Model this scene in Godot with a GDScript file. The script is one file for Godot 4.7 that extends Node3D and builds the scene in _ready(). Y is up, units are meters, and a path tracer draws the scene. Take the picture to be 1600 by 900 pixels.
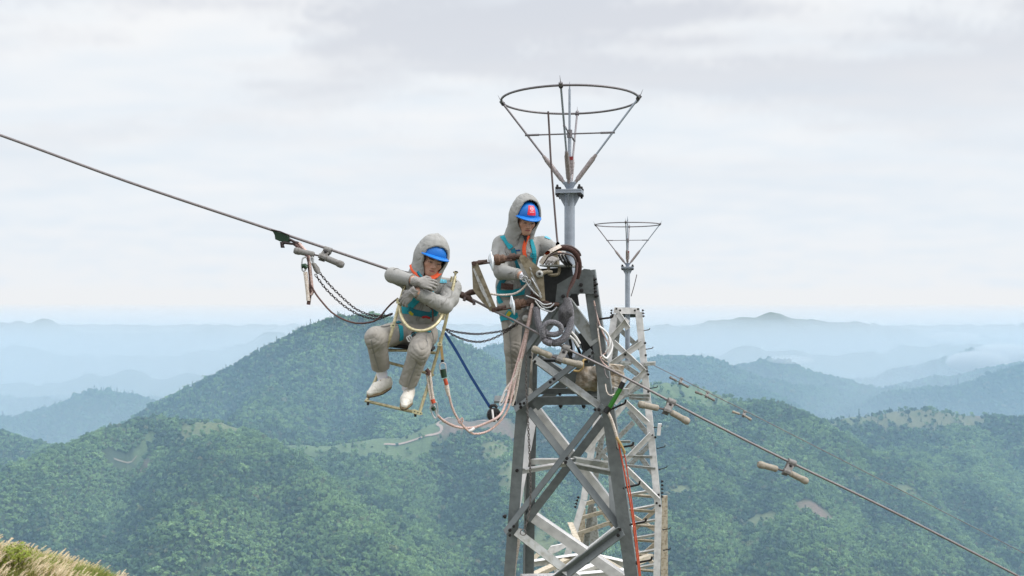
extends Node3D
# Two line workers on an earth-wire peak above wooded hills. Metres, y up; the camera stands at the origin.

const FOCAL := 1400.0      # photograph pixels (1600 wide) per unit of slope
var M := {}                # materials
var ground_h := PackedFloat32Array()
var G_ROWS := 0
var G_COLS := 0
var g_depth := PackedFloat32Array()
var used_names := {}


# ---------------------------------------------------------------- geometry helpers
class Geo:
	var v := PackedVector3Array()
	var n := PackedVector3Array()
	var c := PackedColorArray()
	var i := PackedInt32Array()
	var tint := Color.WHITE

	func vert(p: Vector3, nn: Vector3) -> int:
		v.append(p); n.append(nn); c.append(tint)
		return v.size() - 1

	func tri(a: Vector3, b: Vector3, d: Vector3, out: Vector3) -> void:
		var g := (b - a).cross(d - a)
		if g.length_squared() < 1e-16:
			return
		g = g.normalized()
		if g.dot(out) < 0.0:
			g = -g
			var t := b; b = d; d = t
		var k := vert(a, g); vert(b, g); vert(d, g)
		i.append(k); i.append(k + 2); i.append(k + 1)

	func quad(a: Vector3, b: Vector3, d: Vector3, e: Vector3, out: Vector3) -> void:
		tri(a, b, d, out); tri(a, d, e, out)

	func box(ce: Vector3, ax: Vector3, ay: Vector3, az: Vector3) -> void:
		for s: float in [1.0, -1.0]:
			quad(ce + ax * s - ay - az, ce + ax * s + ay - az, ce + ax * s + ay + az, ce + ax * s - ay + az, ax * s)
			quad(ce + ay * s - ax - az, ce + ay * s + ax - az, ce + ay * s + ax + az, ce + ay * s - ax + az, ay * s)
			quad(ce + az * s - ax - ay, ce + az * s + ax - ay, ce + az * s + ax + ay, ce + az * s - ax + ay, az * s)

	func bar(a: Vector3, b: Vector3, wide: Vector3, thick: Vector3) -> void:   # half vectors
		box((a + b) * 0.5, (b - a) * 0.5, wide, thick)

	# an equal angle: one flange along fu (width w), the other along fv; the corner runs from a to b
	func angle(a: Vector3, b: Vector3, fu: Vector3, fv: Vector3, w: float, t: float) -> void:
		var ax := (b - a).normalized()
		fu = (fu - ax * fu.dot(ax)).normalized()
		fv = (fv - ax * fv.dot(ax)); fv = (fv - fu * fv.dot(fu)).normalized()
		var prof := [Vector2(0, 0), Vector2(w, 0), Vector2(w, t * 0.7), Vector2(w - t * 0.3, t), Vector2(t, t), Vector2(t, w - t * 0.3), Vector2(t * 0.7, w), Vector2(0, w)]
		var pts := []
		for q: Vector2 in prof:
			pts.append(fu * q.x + fv * q.y)
		var m := pts.size()
		for k in m:
			var p0: Vector3 = pts[k]
			var p1: Vector3 = pts[(k + 1) % m]
			var e2: Vector2 = prof[(k + 1) % m] - prof[k]
			var o2 := Vector2(e2.y, -e2.x)
			quad(a + p0, a + p1, b + p1, b + p0, fu * o2.x + fv * o2.y)
		for e in [[a, -ax], [b, ax]]:
			var b0: Vector3 = e[0]
			quad(b0 + pts[0], b0 + pts[1], b0 + pts[3], b0 + pts[4], e[1])
			quad(b0 + pts[0], b0 + pts[4], b0 + pts[5], b0 + pts[7], e[1])

	func prism(pts: Array, ext: Vector3) -> void:
		var e := ext.normalized()
		var ux := (pts[1] - pts[0] as Vector3).normalized()
		ux = (ux - e * ux.dot(e)).normalized()
		var uy := e.cross(ux)
		var flat := PackedVector2Array()
		var mid := Vector3.ZERO
		for p: Vector3 in pts:
			flat.append(Vector2((p - pts[0]).dot(ux), (p - pts[0]).dot(uy)))
			mid += p / pts.size()
		var t := Geometry2D.triangulate_polygon(flat)
		for k in range(0, t.size(), 3):
			tri(pts[t[k]], pts[t[k + 1]], pts[t[k + 2]], -ext)
			tri(pts[t[k]] + ext, pts[t[k + 1]] + ext, pts[t[k + 2]] + ext, ext)
		var area := 0.0
		for k in flat.size():
			area += flat[k].cross(flat[(k + 1) % flat.size()])
		for k in pts.size():
			var p0: Vector3 = pts[k]
			var p1: Vector3 = pts[(k + 1) % pts.size()]
			var o := (p1 - p0).cross(e) * signf(area)
			quad(p0, p1, p1 + ext, p0 + ext, o)

	func tube(path: Array, r, sides := 8, closed := false, flatten := 1.0, ref := Vector3.ZERO) -> void:
		var m := path.size()
		if m < 2:
			return
		var base := v.size()
		var prev := Vector3.ZERO
		var up := ref
		for k in m:
			var t: Vector3
			if closed:
				t = (path[(k + 1) % m] - path[(k + m - 1) % m]).normalized()
			else:
				t = (path[mini(k + 1, m - 1)] - path[maxi(k - 1, 0)]).normalized()
			if k == 0:
				if up == Vector3.ZERO:
					up = Vector3.UP if absf(t.y) < 0.9 else Vector3.RIGHT
			var x := up - t * up.dot(t)
			if x.length_squared() < 1e-8:
				x = t.cross(Vector3.FORWARD)
			x = x.normalized()
			up = x
			var y := t.cross(x)
			var rr: float = r[k] if r is Array else r
			for s in sides:
				var a := TAU * s / sides
				vert(path[k] + (x * cos(a) * flatten + y * sin(a)) * rr, (x * cos(a) + y * sin(a) * flatten).normalized())
			prev = t
		var rings := m if closed else m - 1
		for k in rings:
			var k2 := (k + 1) % m
			for s in sides:
				var s2 := (s + 1) % sides
				var p := base + k * sides + s
				var q := base + k * sides + s2
				var p2 := base + k2 * sides + s
				var q2 := base + k2 * sides + s2
				i.append_array(PackedInt32Array([p, p2, q, q, p2, q2]))
		if not closed:
			for e in [[0, -1.0], [m - 1, 1.0]]:
				var kk: int = e[0]
				var t: Vector3 = (path[1] - path[0] if kk == 0 else path[m - 1] - path[m - 2]).normalized() * e[1]
				for s in range(1, sides - 1):
					tri(v[base + kk * sides], v[base + kk * sides + s], v[base + kk * sides + s + 1], t)

	func lathe(prof: Array, o: Vector3, axis: Vector3, sides := 16) -> void:   # prof: Vector2(radius, along)
		axis = axis.normalized()
		var x := axis.cross(Vector3.UP if absf(axis.y) < 0.9 else Vector3.RIGHT).normalized()
		var y := axis.cross(x)
		for k in prof.size() - 1:
			var p0: Vector2 = prof[k]
			var p1: Vector2 = prof[k + 1]
			var e := p1 - p0
			if e.length() < 1e-6:
				continue
			var nn := Vector2(e.y, -e.x).normalized()
			var base := v.size()
			for s in sides + 1:
				var a := TAU * s / sides
				var d := x * cos(a) + y * sin(a)
				vert(o + d * p0.x + axis * p0.y, (d * nn.x + axis * nn.y).normalized())
				vert(o + d * p1.x + axis * p1.y, (d * nn.x + axis * nn.y).normalized())
			for s in sides:
				var p := base + s * 2
				i.append_array(PackedInt32Array([p, p + 1, p + 2, p + 2, p + 1, p + 3]))

	func ball(o: Vector3, b: Basis, sides := 12) -> void:      # b holds the three radii as columns
		var base := v.size()
		var rows := sides / 2
		var inv := b.inverse().transposed()
		for j in rows + 1:
			var th := PI * j / rows
			for s in sides + 1:
				var a := TAU * s / sides
				var d := Vector3(sin(th) * cos(a), cos(th), sin(th) * sin(a))
				vert(o + b * d, (inv * d).normalized())
		for j in rows:
			for s in sides:
				var p := base + j * (sides + 1) + s
				i.append_array(PackedInt32Array([p, p + 1, p + sides + 1, p + 1, p + sides + 2, p + sides + 1]))

	func bolt(o: Vector3, axis: Vector3, r := 0.014, l := 0.02) -> void:
		lathe([Vector2(0, l), Vector2(r * 0.55, l), Vector2(r * 0.6, l * 0.62), Vector2(r, l * 0.6), Vector2(r, 0.0), Vector2(0, 0)], o, axis, 6)

	func add(o: Geo, x: Transform3D) -> void:
		var base := v.size()
		for k in o.v.size():
			v.append(x * o.v[k]); n.append((x.basis * o.n[k]).normalized()); c.append(o.c[k])
		for k in o.i:
			i.append(base + k)

	func done(m: Material) -> ArrayMesh:
		var a := []
		a.resize(Mesh.ARRAY_MAX)
		a[Mesh.ARRAY_VERTEX] = v
		a[Mesh.ARRAY_NORMAL] = n
		a[Mesh.ARRAY_COLOR] = c
		a[Mesh.ARRAY_INDEX] = i
		var am := ArrayMesh.new()
		am.add_surface_from_arrays(Mesh.PRIMITIVE_TRIANGLES, a)
		am.surface_set_material(0, m)
		return am


# a distance field on a grid, meshed as surface nets
class Field:
	var o: Vector3
	var h: float
	var nx: int
	var ny: int
	var nz: int
	var d := PackedFloat32Array()

	func _init(lo: Vector3, hi: Vector3, cell: float) -> void:
		o = lo; h = cell
		nx = int((hi.x - lo.x) / cell) + 2
		ny = int((hi.y - lo.y) / cell) + 2
		nz = int((hi.z - lo.z) / cell) + 2
		d.resize(nx * ny * nz)
		d.fill(1.0)

	func span(lo: Vector3, hi: Vector3) -> Array:
		var a := (lo - o) / h
		var b := (hi - o) / h
		return [maxi(0, int(a.x)), mini(nx - 1, int(b.x) + 1), maxi(0, int(a.y)), mini(ny - 1, int(b.y) + 1), maxi(0, int(a.z)), mini(nz - 1, int(b.z) + 1)]

	func cap(a: Vector3, b: Vector3, ra: float, rb: float, k := 0.03) -> void:
		var rm := Vector3.ONE * (maxf(ra, rb) + maxf(k, h * 3.0))
		var s := span(a.min(b) - rm, a.max(b) + rm)
		var ba := b - a
		var l2 := maxf(ba.length_squared(), 1e-9)
		var dr := rb - ra
		for z in range(s[4], s[5] + 1):
			for y in range(s[2], s[3] + 1):
				var at := (z * ny + y) * nx + int(s[0])
				var p := o + Vector3(s[0], y, z) * h - a
				for x in range(s[0], s[1] + 1):
					var t := clampf(p.dot(ba) / l2, 0.0, 1.0)
					var q := (p - ba * t).length() - ra - dr * t
					var w := d[at]
					var e := k - absf(w - q)
					if e > 0.0:
						d[at] = minf(w, q) - e * e / (4.0 * k)
					elif q < w:
						d[at] = q
					at += 1
					p.x += h

	func ell(c: Vector3, r: Vector3, k := 0.02, b := Basis.IDENTITY, sub := false) -> void:
		var m := Vector3.ONE * (maxf(r.x, maxf(r.y, r.z)) + maxf(k, h * 3.0))
		var s := span(c - m, c + m)
		var bi := b.transposed()
		for z in range(s[4], s[5] + 1):
			for y in range(s[2], s[3] + 1):
				var at := (z * ny + y) * nx + int(s[0])
				for x in range(s[0], s[1] + 1):
					var p := bi * (o + Vector3(x, y, z) * h - c)
					var k0 := (p / r).length()
					var k1 := (p / (r * r)).length()
					var q := k0 * (k0 - 1.0) / maxf(k1, 1e-6)
					var w := d[at]
					if sub:
						q = -q
						var e := k - absf(w - q)
						d[at] = maxf(w, q) + (e * e / (4.0 * k) if e > 0.0 else 0.0)
					else:
						var e := k - absf(w - q)
						d[at] = minf(w, q) - (e * e / (4.0 * k) if e > 0.0 else 0.0)
					at += 1

	func cut(pt: Vector3, nn: Vector3) -> void:      # removes what lies on the side nn points to
		var at := 0
		for z in nz:
			for y in ny:
				var q := (o + Vector3(0, y, z) * h - pt).dot(nn)
				for x in nx:
					if q > d[at]:
						d[at] = q
					q += h * nn.x
					at += 1

	func at(p: Vector3) -> float:
		var q := (p - o) / h
		var x := clampi(int(q.x), 0, nx - 2)
		var y := clampi(int(q.y), 0, ny - 2)
		var z := clampi(int(q.z), 0, nz - 2)
		var fx := clampf(q.x - x, 0, 1)
		var fy := clampf(q.y - y, 0, 1)
		var fz := clampf(q.z - z, 0, 1)
		var a := (z * ny + y) * nx + x
		var b := a + nx * ny
		var c0 := lerpf(lerpf(d[a], d[a + 1], fx), lerpf(d[a + nx], d[a + nx + 1], fx), fy)
		var c1 := lerpf(lerpf(d[b], d[b + 1], fx), lerpf(d[b + nx], d[b + nx + 1], fx), fy)
		return lerpf(c0, c1, fz)

	func grad(p: Vector3) -> Vector3:
		var e := h
		var g := Vector3(at(p + Vector3(e, 0, 0)) - at(p - Vector3(e, 0, 0)), at(p + Vector3(0, e, 0)) - at(p - Vector3(0, e, 0)), at(p + Vector3(0, 0, e)) - at(p - Vector3(0, 0, e)))
		return g.normalized() if g.length_squared() > 1e-12 else Vector3.BACK

	func onto(p: Vector3, off: float) -> Vector3:
		for k in 6:
			var q := at(p)
			if q > 0.5:
				return p
			p -= grad(p) * (q - off) * 0.9
		return p

	func mesh(g: Geo, xf := Transform3D.IDENTITY, shift = null, tint = null) -> void:
		var cell := PackedInt32Array()
		cell.resize(nx * ny * nz)
		cell.fill(-1)
		var pts := PackedVector3Array()
		var oy := nx
		var oz := nx * ny
		var off := [0, 1, oy, oy + 1, oz, oz + 1, oz + oy, oz + oy + 1]
		var cor := [Vector3(0, 0, 0), Vector3(1, 0, 0), Vector3(0, 1, 0), Vector3(1, 1, 0), Vector3(0, 0, 1), Vector3(1, 0, 1), Vector3(0, 1, 1), Vector3(1, 1, 1)]
		var edges := [[0, 1], [2, 3], [4, 5], [6, 7], [0, 2], [1, 3], [4, 6], [5, 7], [0, 4], [1, 5], [2, 6], [3, 7]]
		var far := h * 2.2
		var owner_ := PackedInt32Array()
		for z in nz - 1:
			for y in ny - 1:
				var a := (z * ny + y) * nx
				for x in nx - 1:
					var d0 := d[a]
					if d0 < far and d0 > -far:
						var neg := 0
						for k in 8:
							if d[a + off[k]] < 0.0:
								neg += 1
						if neg > 0 and neg < 8:
							var sum := Vector3.ZERO
							var cnt := 0
							for e in edges:
								var u := d[a + off[e[0]]]
								var w := d[a + off[e[1]]]
								if (u < 0.0) != (w < 0.0):
									sum += (cor[e[0]] as Vector3).lerp(cor[e[1]], u / (u - w))
									cnt += 1
							cell[a] = pts.size()
							owner_.append(a)
							pts.append(o + (Vector3(x, y, z) + sum / cnt) * h)
					a += 1
		var tris := PackedInt32Array()
		for k in pts.size():
			var a := owner_[k]
			for ax in 3:
				var st: int = [1, oy, oz][ax]
				var s1: int = [oy, oz, 1][ax]
				var s2: int = [oz, 1, oy][ax]
				var u := d[a] < 0.0
				if u == (d[a + st] < 0.0) or a - s1 - s2 < 0:
					continue
				var q0 := cell[a]
				var q1 := cell[a - s1]
				var q2 := cell[a - s1 - s2]
				var q3 := cell[a - s2]
				if q1 < 0 or q2 < 0 or q3 < 0:
					continue
				if u:
					tris.append_array(PackedInt32Array([q0, q2, q1, q0, q3, q2]))
				else:
					tris.append_array(PackedInt32Array([q0, q1, q2, q0, q2, q3]))
		if shift != null:
			var moved := PackedVector3Array()
			for p in pts:
				moved.append(p + grad(p) * shift.call(p))
			pts = moved
		var nn := PackedVector3Array()
		nn.resize(pts.size())
		for k in range(0, tris.size(), 3):
			var f := (pts[tris[k + 2]] - pts[tris[k]]).cross(pts[tris[k + 1]] - pts[tris[k]])
			nn[tris[k]] += f; nn[tris[k + 1]] += f; nn[tris[k + 2]] += f
		var base := g.v.size()
		for k in pts.size():
			g.v.append(xf * pts[k])
			g.n.append((xf.basis * nn[k]).normalized())
			g.c.append(tint.call(pts[k]) if tint != null else g.tint)
		for k in tris:
			g.i.append(base + k)


func P(px: float, py: float, depth: float) -> Vector3:      # a point of the place that stands at this depth
	return Vector3((px - 800.0) / FOCAL * depth, (450.0 - py) / FOCAL * depth, -depth)


func pts_of(list: Array) -> Array:                          # [[px, py, depth], ...] -> points
	var r := []
	for e in list:
		r.append(P(e[0], e[1], e[2]))
	return r


func curve(points: Array, step := 0.02) -> Array:           # a smooth path through the points
	var r := []
	var m := points.size()
	for k in m - 1:
		var p0: Vector3 = points[maxi(k - 1, 0)]
		var p1: Vector3 = points[k]
		var p2: Vector3 = points[k + 1]
		var p3: Vector3 = points[mini(k + 2, m - 1)]
		var cnt := maxi(2, int(p1.distance_to(p2) / step))
		for j in cnt:
			r.append(p1.cubic_interpolate(p2, p0, p3, float(j) / cnt))
	r.append(points[m - 1])
	return r


func sag(a: Vector3, b: Vector3, drop: float, cnt := 24) -> Array:
	var r := []
	for k in cnt + 1:
		var t := float(k) / cnt
		r.append(a.lerp(b, t) - Vector3(0, 4.0 * drop * t * (1.0 - t), 0))
	return r


func name_of(called: String) -> String:
	var k: int = used_names.get(called, 0)
	used_names[called] = k + 1
	return called if k == 0 else "%s_%03d" % [called, k]


func tag(o: Node, label: String, category: String, group := "", kind := "") -> void:
	o.set_meta("label", label)
	if category: o.set_meta("category", category)
	if group: o.set_meta("group", group)
	if kind: o.set_meta("kind", kind)


func thing(called: String, at: Vector3, label: String, category: String, group := "") -> Node3D:
	var o := Node3D.new()
	o.name = name_of(called)
	add_child(o, true)
	o.position = at
	tag(o, label, category, group)
	return o


# commits g (in world coordinates) as a mesh below the parent
func obj(called: String, g: Geo, m: Material, parent: Node3D = null) -> MeshInstance3D:
	var mi := MeshInstance3D.new()
	var par: Node3D = parent if parent else self
	var shift := Vector3.ZERO
	var q: Node = par
	while q is Node3D and q != self:
		shift += (q as Node3D).position
		q = q.get_parent()
	if parent == null and g.v.size():
		var lo := g.v[0]
		var hi := lo
		for p in g.v:
			lo = lo.min(p); hi = hi.max(p)
		shift = Vector3((lo.x + hi.x) * 0.5, lo.y, (lo.z + hi.z) * 0.5)
		mi.position = shift
	if shift != Vector3.ZERO:
		for k in g.v.size():
			g.v[k] -= shift
	mi.mesh = g.done(m)
	mi.name = name_of(called) if parent == null else called
	par.add_child(mi, true)
	return mi


# ---------------------------------------------------------------- materials
func noise_tex(seed_: int, freq: float, stops: Array, kind := FastNoiseLite.TYPE_SIMPLEX_SMOOTH, oct := 4, size := 512, normal := 0.0) -> NoiseTexture2D:
	var f := FastNoiseLite.new()
	f.seed = seed_; f.frequency = freq; f.noise_type = kind; f.fractal_octaves = oct
	var t := NoiseTexture2D.new()
	t.width = size; t.height = size; t.seamless = true; t.noise = f
	if normal > 0.0:
		t.as_normal_map = true
		t.bump_strength = normal
	else:
		var g := Gradient.new()
		var offs := PackedFloat32Array()
		var cols := PackedColorArray()
		for s in stops:
			offs.append(s[0]); cols.append(s[1])
		g.offsets = offs; g.colors = cols
		t.color_ramp = g
	return t


func gray(x: float) -> Color:
	return Color(x, x, x)


func mat(called: String, col: Color, rough: float, metal := 0.0, tex: Texture2D = null, scale := 1.0, nrm: Texture2D = null, nscale := 1.0) -> StandardMaterial3D:
	var m := StandardMaterial3D.new()
	m.resource_name = called
	m.albedo_color = col
	m.roughness = rough
	m.metallic = metal
	if tex or nrm:
		m.uv1_triplanar = true
		m.uv1_scale = Vector3.ONE * scale
	if tex:
		m.albedo_texture = tex
	if nrm:
		m.normal_enabled = true
		m.normal_texture = nrm
		m.normal_scale = nscale
	M[called] = m
	return m


# relief of crumpled cloth: many soft creases, each steep on one side
func crumple(seed_: int, count: int) -> ImageTexture:
	var n := 512
	var rng := RandomNumberGenerator.new()
	rng.seed = seed_
	var hgt := PackedFloat32Array()
	hgt.resize(n * n)
	for k in count:
		var c := Vector2(rng.randf() * n, rng.randf() * n)
		var a := rng.randf_range(-0.9, 0.9) + (PI if rng.randf() < 0.5 else 0.0)
		if rng.randf() < 0.3:
			a = rng.randf() * TAU
		var dir := Vector2(cos(a), sin(a))
		var l := rng.randf_range(35.0, 120.0)
		var w := rng.randf_range(4.0, 11.0)
		var bend := rng.randf_range(-0.004, 0.004)
		var amp := rng.randf_range(0.25, 1.0) * (1.0 if rng.randf() < 0.6 else -0.8) * w / 11.0
		var m := int(l + w * 3.0)
		for y in range(-m, m + 1):
			for x in range(-m, m + 1):
				var v := Vector2(x, y)
				var s := v.dot(dir)
				if absf(s) >= l:
					continue
				var t := v.cross(dir) + bend * s * s
				if absf(t) > w * 3.5:
					continue
				var e := 1.0 - s * s / (l * l)
				var f := exp(-t * t / (w * w)) if t > 0.0 else exp(-t * t / (w * w * 4.5))
				var at := posmod(int(c.y) + y, n) * n + posmod(int(c.x) + x, n)
				hgt[at] += amp * e * e * f
	var im := Image.create_empty(n, n, false, Image.FORMAT_RF)
	for y in n:
		for x in n:
			im.set_pixel(x, y, Color(clampf(0.5 + hgt[y * n + x] * 0.2, 0.0, 1.0), 0, 0))
	return ImageTexture.create_from_image(im)


func make_materials() -> void:
	var zinc := noise_tex(3, 0.012, [[0.0, gray(0.82)], [0.4, gray(0.90)], [0.6, gray(0.95)], [1.0, gray(1.0)]])
	var worn := noise_tex(9, 0.02, [[0.0, Color(0.66, 0.62, 0.57)], [0.36, Color(0.86, 0.85, 0.82)], [0.52, gray(0.96)], [1.0, gray(1.0)]], FastNoiseLite.TYPE_SIMPLEX_SMOOTH, 5)
	var rusty := noise_tex(17, 0.03, [[0.0, Color(0.52, 0.4, 0.33)], [0.4, Color(0.74, 0.65, 0.58)], [0.6, Color(0.9, 0.86, 0.83)], [1.0, gray(1.0)]], FastNoiseLite.TYPE_SIMPLEX_SMOOTH, 5)
	var cloth := noise_tex(5, 0.015, [[0.0, Color(0.88, 0.87, 0.85)], [0.45, gray(0.95)], [0.6, gray(0.98)], [1.0, gray(1.0)]])
	var grime := noise_tex(31, 0.015, [[0.0, Color(0.66, 0.61, 0.54)], [0.4, Color(0.87, 0.84, 0.79)], [0.55, gray(0.96)], [1.0, gray(1.0)]], FastNoiseLite.TYPE_SIMPLEX_SMOOTH, 5)
	var bumps := noise_tex(8, 0.03, [], FastNoiseLite.TYPE_SIMPLEX_SMOOTH, 4, 512, 4.0)
	var folds := noise_tex(12, 0.012, [], FastNoiseLite.TYPE_SIMPLEX_SMOOTH, 4, 512, 10.0)
	mat("steel_dark", Color(0.45, 0.47, 0.47), 0.62, 0.25, zinc, 1.6, bumps, 0.25)
	mat("steel_mid", Color(0.60, 0.61, 0.60), 0.6, 0.2, worn, 1.4, bumps, 0.25)
	mat("steel_light", Color(0.84, 0.83, 0.82), 0.6, 0.05, zinc, 1.1, bumps, 0.2)
	mat("steel_tan", Color(0.70, 0.66, 0.59), 0.7, 0.0, worn, 1.2, bumps, 0.2)
	mat("steel_black", Color(0.17, 0.18, 0.18), 0.6, 0.2, zinc, 2.0, bumps, 0.2)
	mat("pole", Color(0.60, 0.63, 0.67), 0.5, 0.25, zinc, 0.9, bumps, 0.15)
	mat("bolt", Color(0.14, 0.13, 0.13), 0.55, 0.4)
	mat("ring", Color(0.46, 0.44, 0.45), 0.5, 0.35, zinc, 3.0)
	mat("sleeve", Color(0.60, 0.56, 0.56), 0.55, 0.1, worn, 3.0)
	mat("red_label", Color(0.55, 0.10, 0.12), 0.6, 0.0, worn, 4.0)
	mat("rust", Color(0.34, 0.27, 0.24), 0.75, 0.15, rusty, 4.0, bumps, 0.5)
	mat("yoke", Color(0.52, 0.48, 0.40), 0.6, 0.2, worn, 1.3, bumps, 0.3)
	mat("yoke_bright", Color(0.66, 0.66, 0.65), 0.5, 0.3, worn, 2.2, bumps, 0.3)
	mat("porcelain", Color(0.86, 0.88, 0.90), 0.18)
	mat("cement_cap", Color(0.42, 0.33, 0.26), 0.7, 0.0, rusty, 5.0)
	mat("cable", Color(0.50, 0.47, 0.47), 0.5, 0.3, zinc, 6.0)
	mat("cable_dark", Color(0.30, 0.25, 0.24), 0.6, 0.15)
	mat("weight", Color(0.58, 0.55, 0.50), 0.75, 0.0, worn, 3.0, bumps, 0.3)
	mat("weight_grey", Color(0.46, 0.45, 0.44), 0.7, 0.0, worn, 3.0, bumps, 0.3)
	mat("chain", Color(0.20, 0.16, 0.16), 0.5, 0.5)
	mat("chain_light", Color(0.42, 0.40, 0.39), 0.5, 0.4)
	mat("gold_tube", Color(0.76, 0.72, 0.58), 0.35, 0.35, worn, 3.0)
	mat("clamp_cream", Color(0.76, 0.73, 0.58), 0.5, 0.1)
	mat("jacket", Color(0.575, 0.57, 0.555), 0.92, 0.0, cloth, 2.2, folds, 0.1)
	mat("trousers", Color(0.59, 0.57, 0.54), 0.92, 0.0, cloth, 2.0, folds, 0.1)
	mat("glove", Color(0.56, 0.545, 0.53), 0.95, 0.0, cloth, 5.0, folds, 0.4)
	mat("hood_in", Color(0.36, 0.28, 0.27), 0.95)
	mat("skin", Color.WHITE, 0.55).vertex_color_use_as_albedo = true
	mat("helmet", Color(0.07, 0.42, 0.74), 0.38)
	mat("patch_red", Color(0.78, 0.12, 0.22), 0.45)
	mat("patch_white", Color(0.88, 0.62, 0.68), 0.5)
	mat("badge_blue", Color(0.40, 0.72, 0.82), 0.8, 0.0, grime, 6.0)
	mat("orange", Color(0.86, 0.33, 0.16), 0.8, 0.0, cloth, 6.0)
	mat("webbing", Color(0.06, 0.56, 0.62), 0.8, 0.0, cloth, 5.0)
	mat("webbing_dark", Color(0.05, 0.40, 0.46), 0.85, 0.0, cloth, 5.0)
	mat("strap_blue", Color(0.06, 0.22, 0.42), 0.8)
	mat("yellow", Color(0.66, 0.62, 0.12), 0.7)
	mat("red", Color(0.62, 0.10, 0.12), 0.7)
	mat("shoe", Color(0.83, 0.81, 0.77), 0.8, 0.0, cloth, 7.0)
	mat("sole", Color(0.22, 0.19, 0.16), 0.85)
	mat("shoe_side", Color(0.62, 0.55, 0.45), 0.85, 0.0, grime, 8.0)
	mat("sock", Color(0.85, 0.84, 0.88), 0.95)
	mat("dark_cloth", Color(0.09, 0.08, 0.09), 0.95)
	mat("boot", Color(0.16, 0.14, 0.13), 0.7)
	mat("rope_white", Color(0.85, 0.81, 0.78), 0.9, 0.0, grime, 9.0)
	mat("rope_pink", Color(0.80, 0.70, 0.68), 0.9, 0.0, grime, 9.0)
	mat("rope_brown", Color(0.36, 0.27, 0.26), 0.9, 0.0, grime, 9.0)
	mat("rope_orange", Color(0.70, 0.30, 0.19), 0.8)
	mat("rope_yellow", Color(0.66, 0.55, 0.36), 0.8)
	mat("green_steel", Color(0.09, 0.20, 0.12), 0.45, 0.3)
	mat("green_rod", Color(0.17, 0.42, 0.13), 0.4)
	mat("black_plastic", Color(0.05, 0.05, 0.055), 0.5)
	mat("white_plastic", Color(0.82, 0.81, 0.80), 0.5)
	mat("bright_steel", Color(0.72, 0.72, 0.72), 0.35, 0.6)
	var sleeve_tex := noise_tex(41, 0.05, [[0.0, gray(0.32)], [0.40, gray(0.48)], [0.55, gray(0.78)], [1.0, gray(1.0)]], FastNoiseLite.TYPE_SIMPLEX_SMOOTH, 3)
	mat("padded_sleeve", Color(0.58, 0.57, 0.59), 0.95, 0.0, sleeve_tex, 3.5, folds, 0.8)
	mat("bark_cloth", Color(0.28, 0.19, 0.17), 0.95, 0.0, rusty, 5.0, folds, 1.0)
	mat("canvas", Color(0.68, 0.64, 0.59), 0.95, 0.0, grime, 2.0, folds, 0.8)
	mat("grey_bag", Color(0.42, 0.41, 0.42), 0.9, 0.0, sleeve_tex, 4.0, folds, 0.8)
	var relief := crumple(6, 90)
	for e in [["jacket", 2.4], ["trousers", 2.8], ["glove", 1.6], ["canvas", 4.0]]:
		var m: StandardMaterial3D = M[e[0]]
		m.heightmap_enabled = true
		m.heightmap_texture = relief
		m.heightmap_scale = e[1]
	mat("seam", Color(0.49, 0.48, 0.465), 0.95)
	mat("plate_dark", Color(0.34, 0.36, 0.36), 0.6, 0.2, zinc, 1.6, bumps, 0.25)


# ---------------------------------------------------------------- sky
var SUN_FROM := Vector3(0.9, 0.95, 0.3).normalized()


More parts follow.
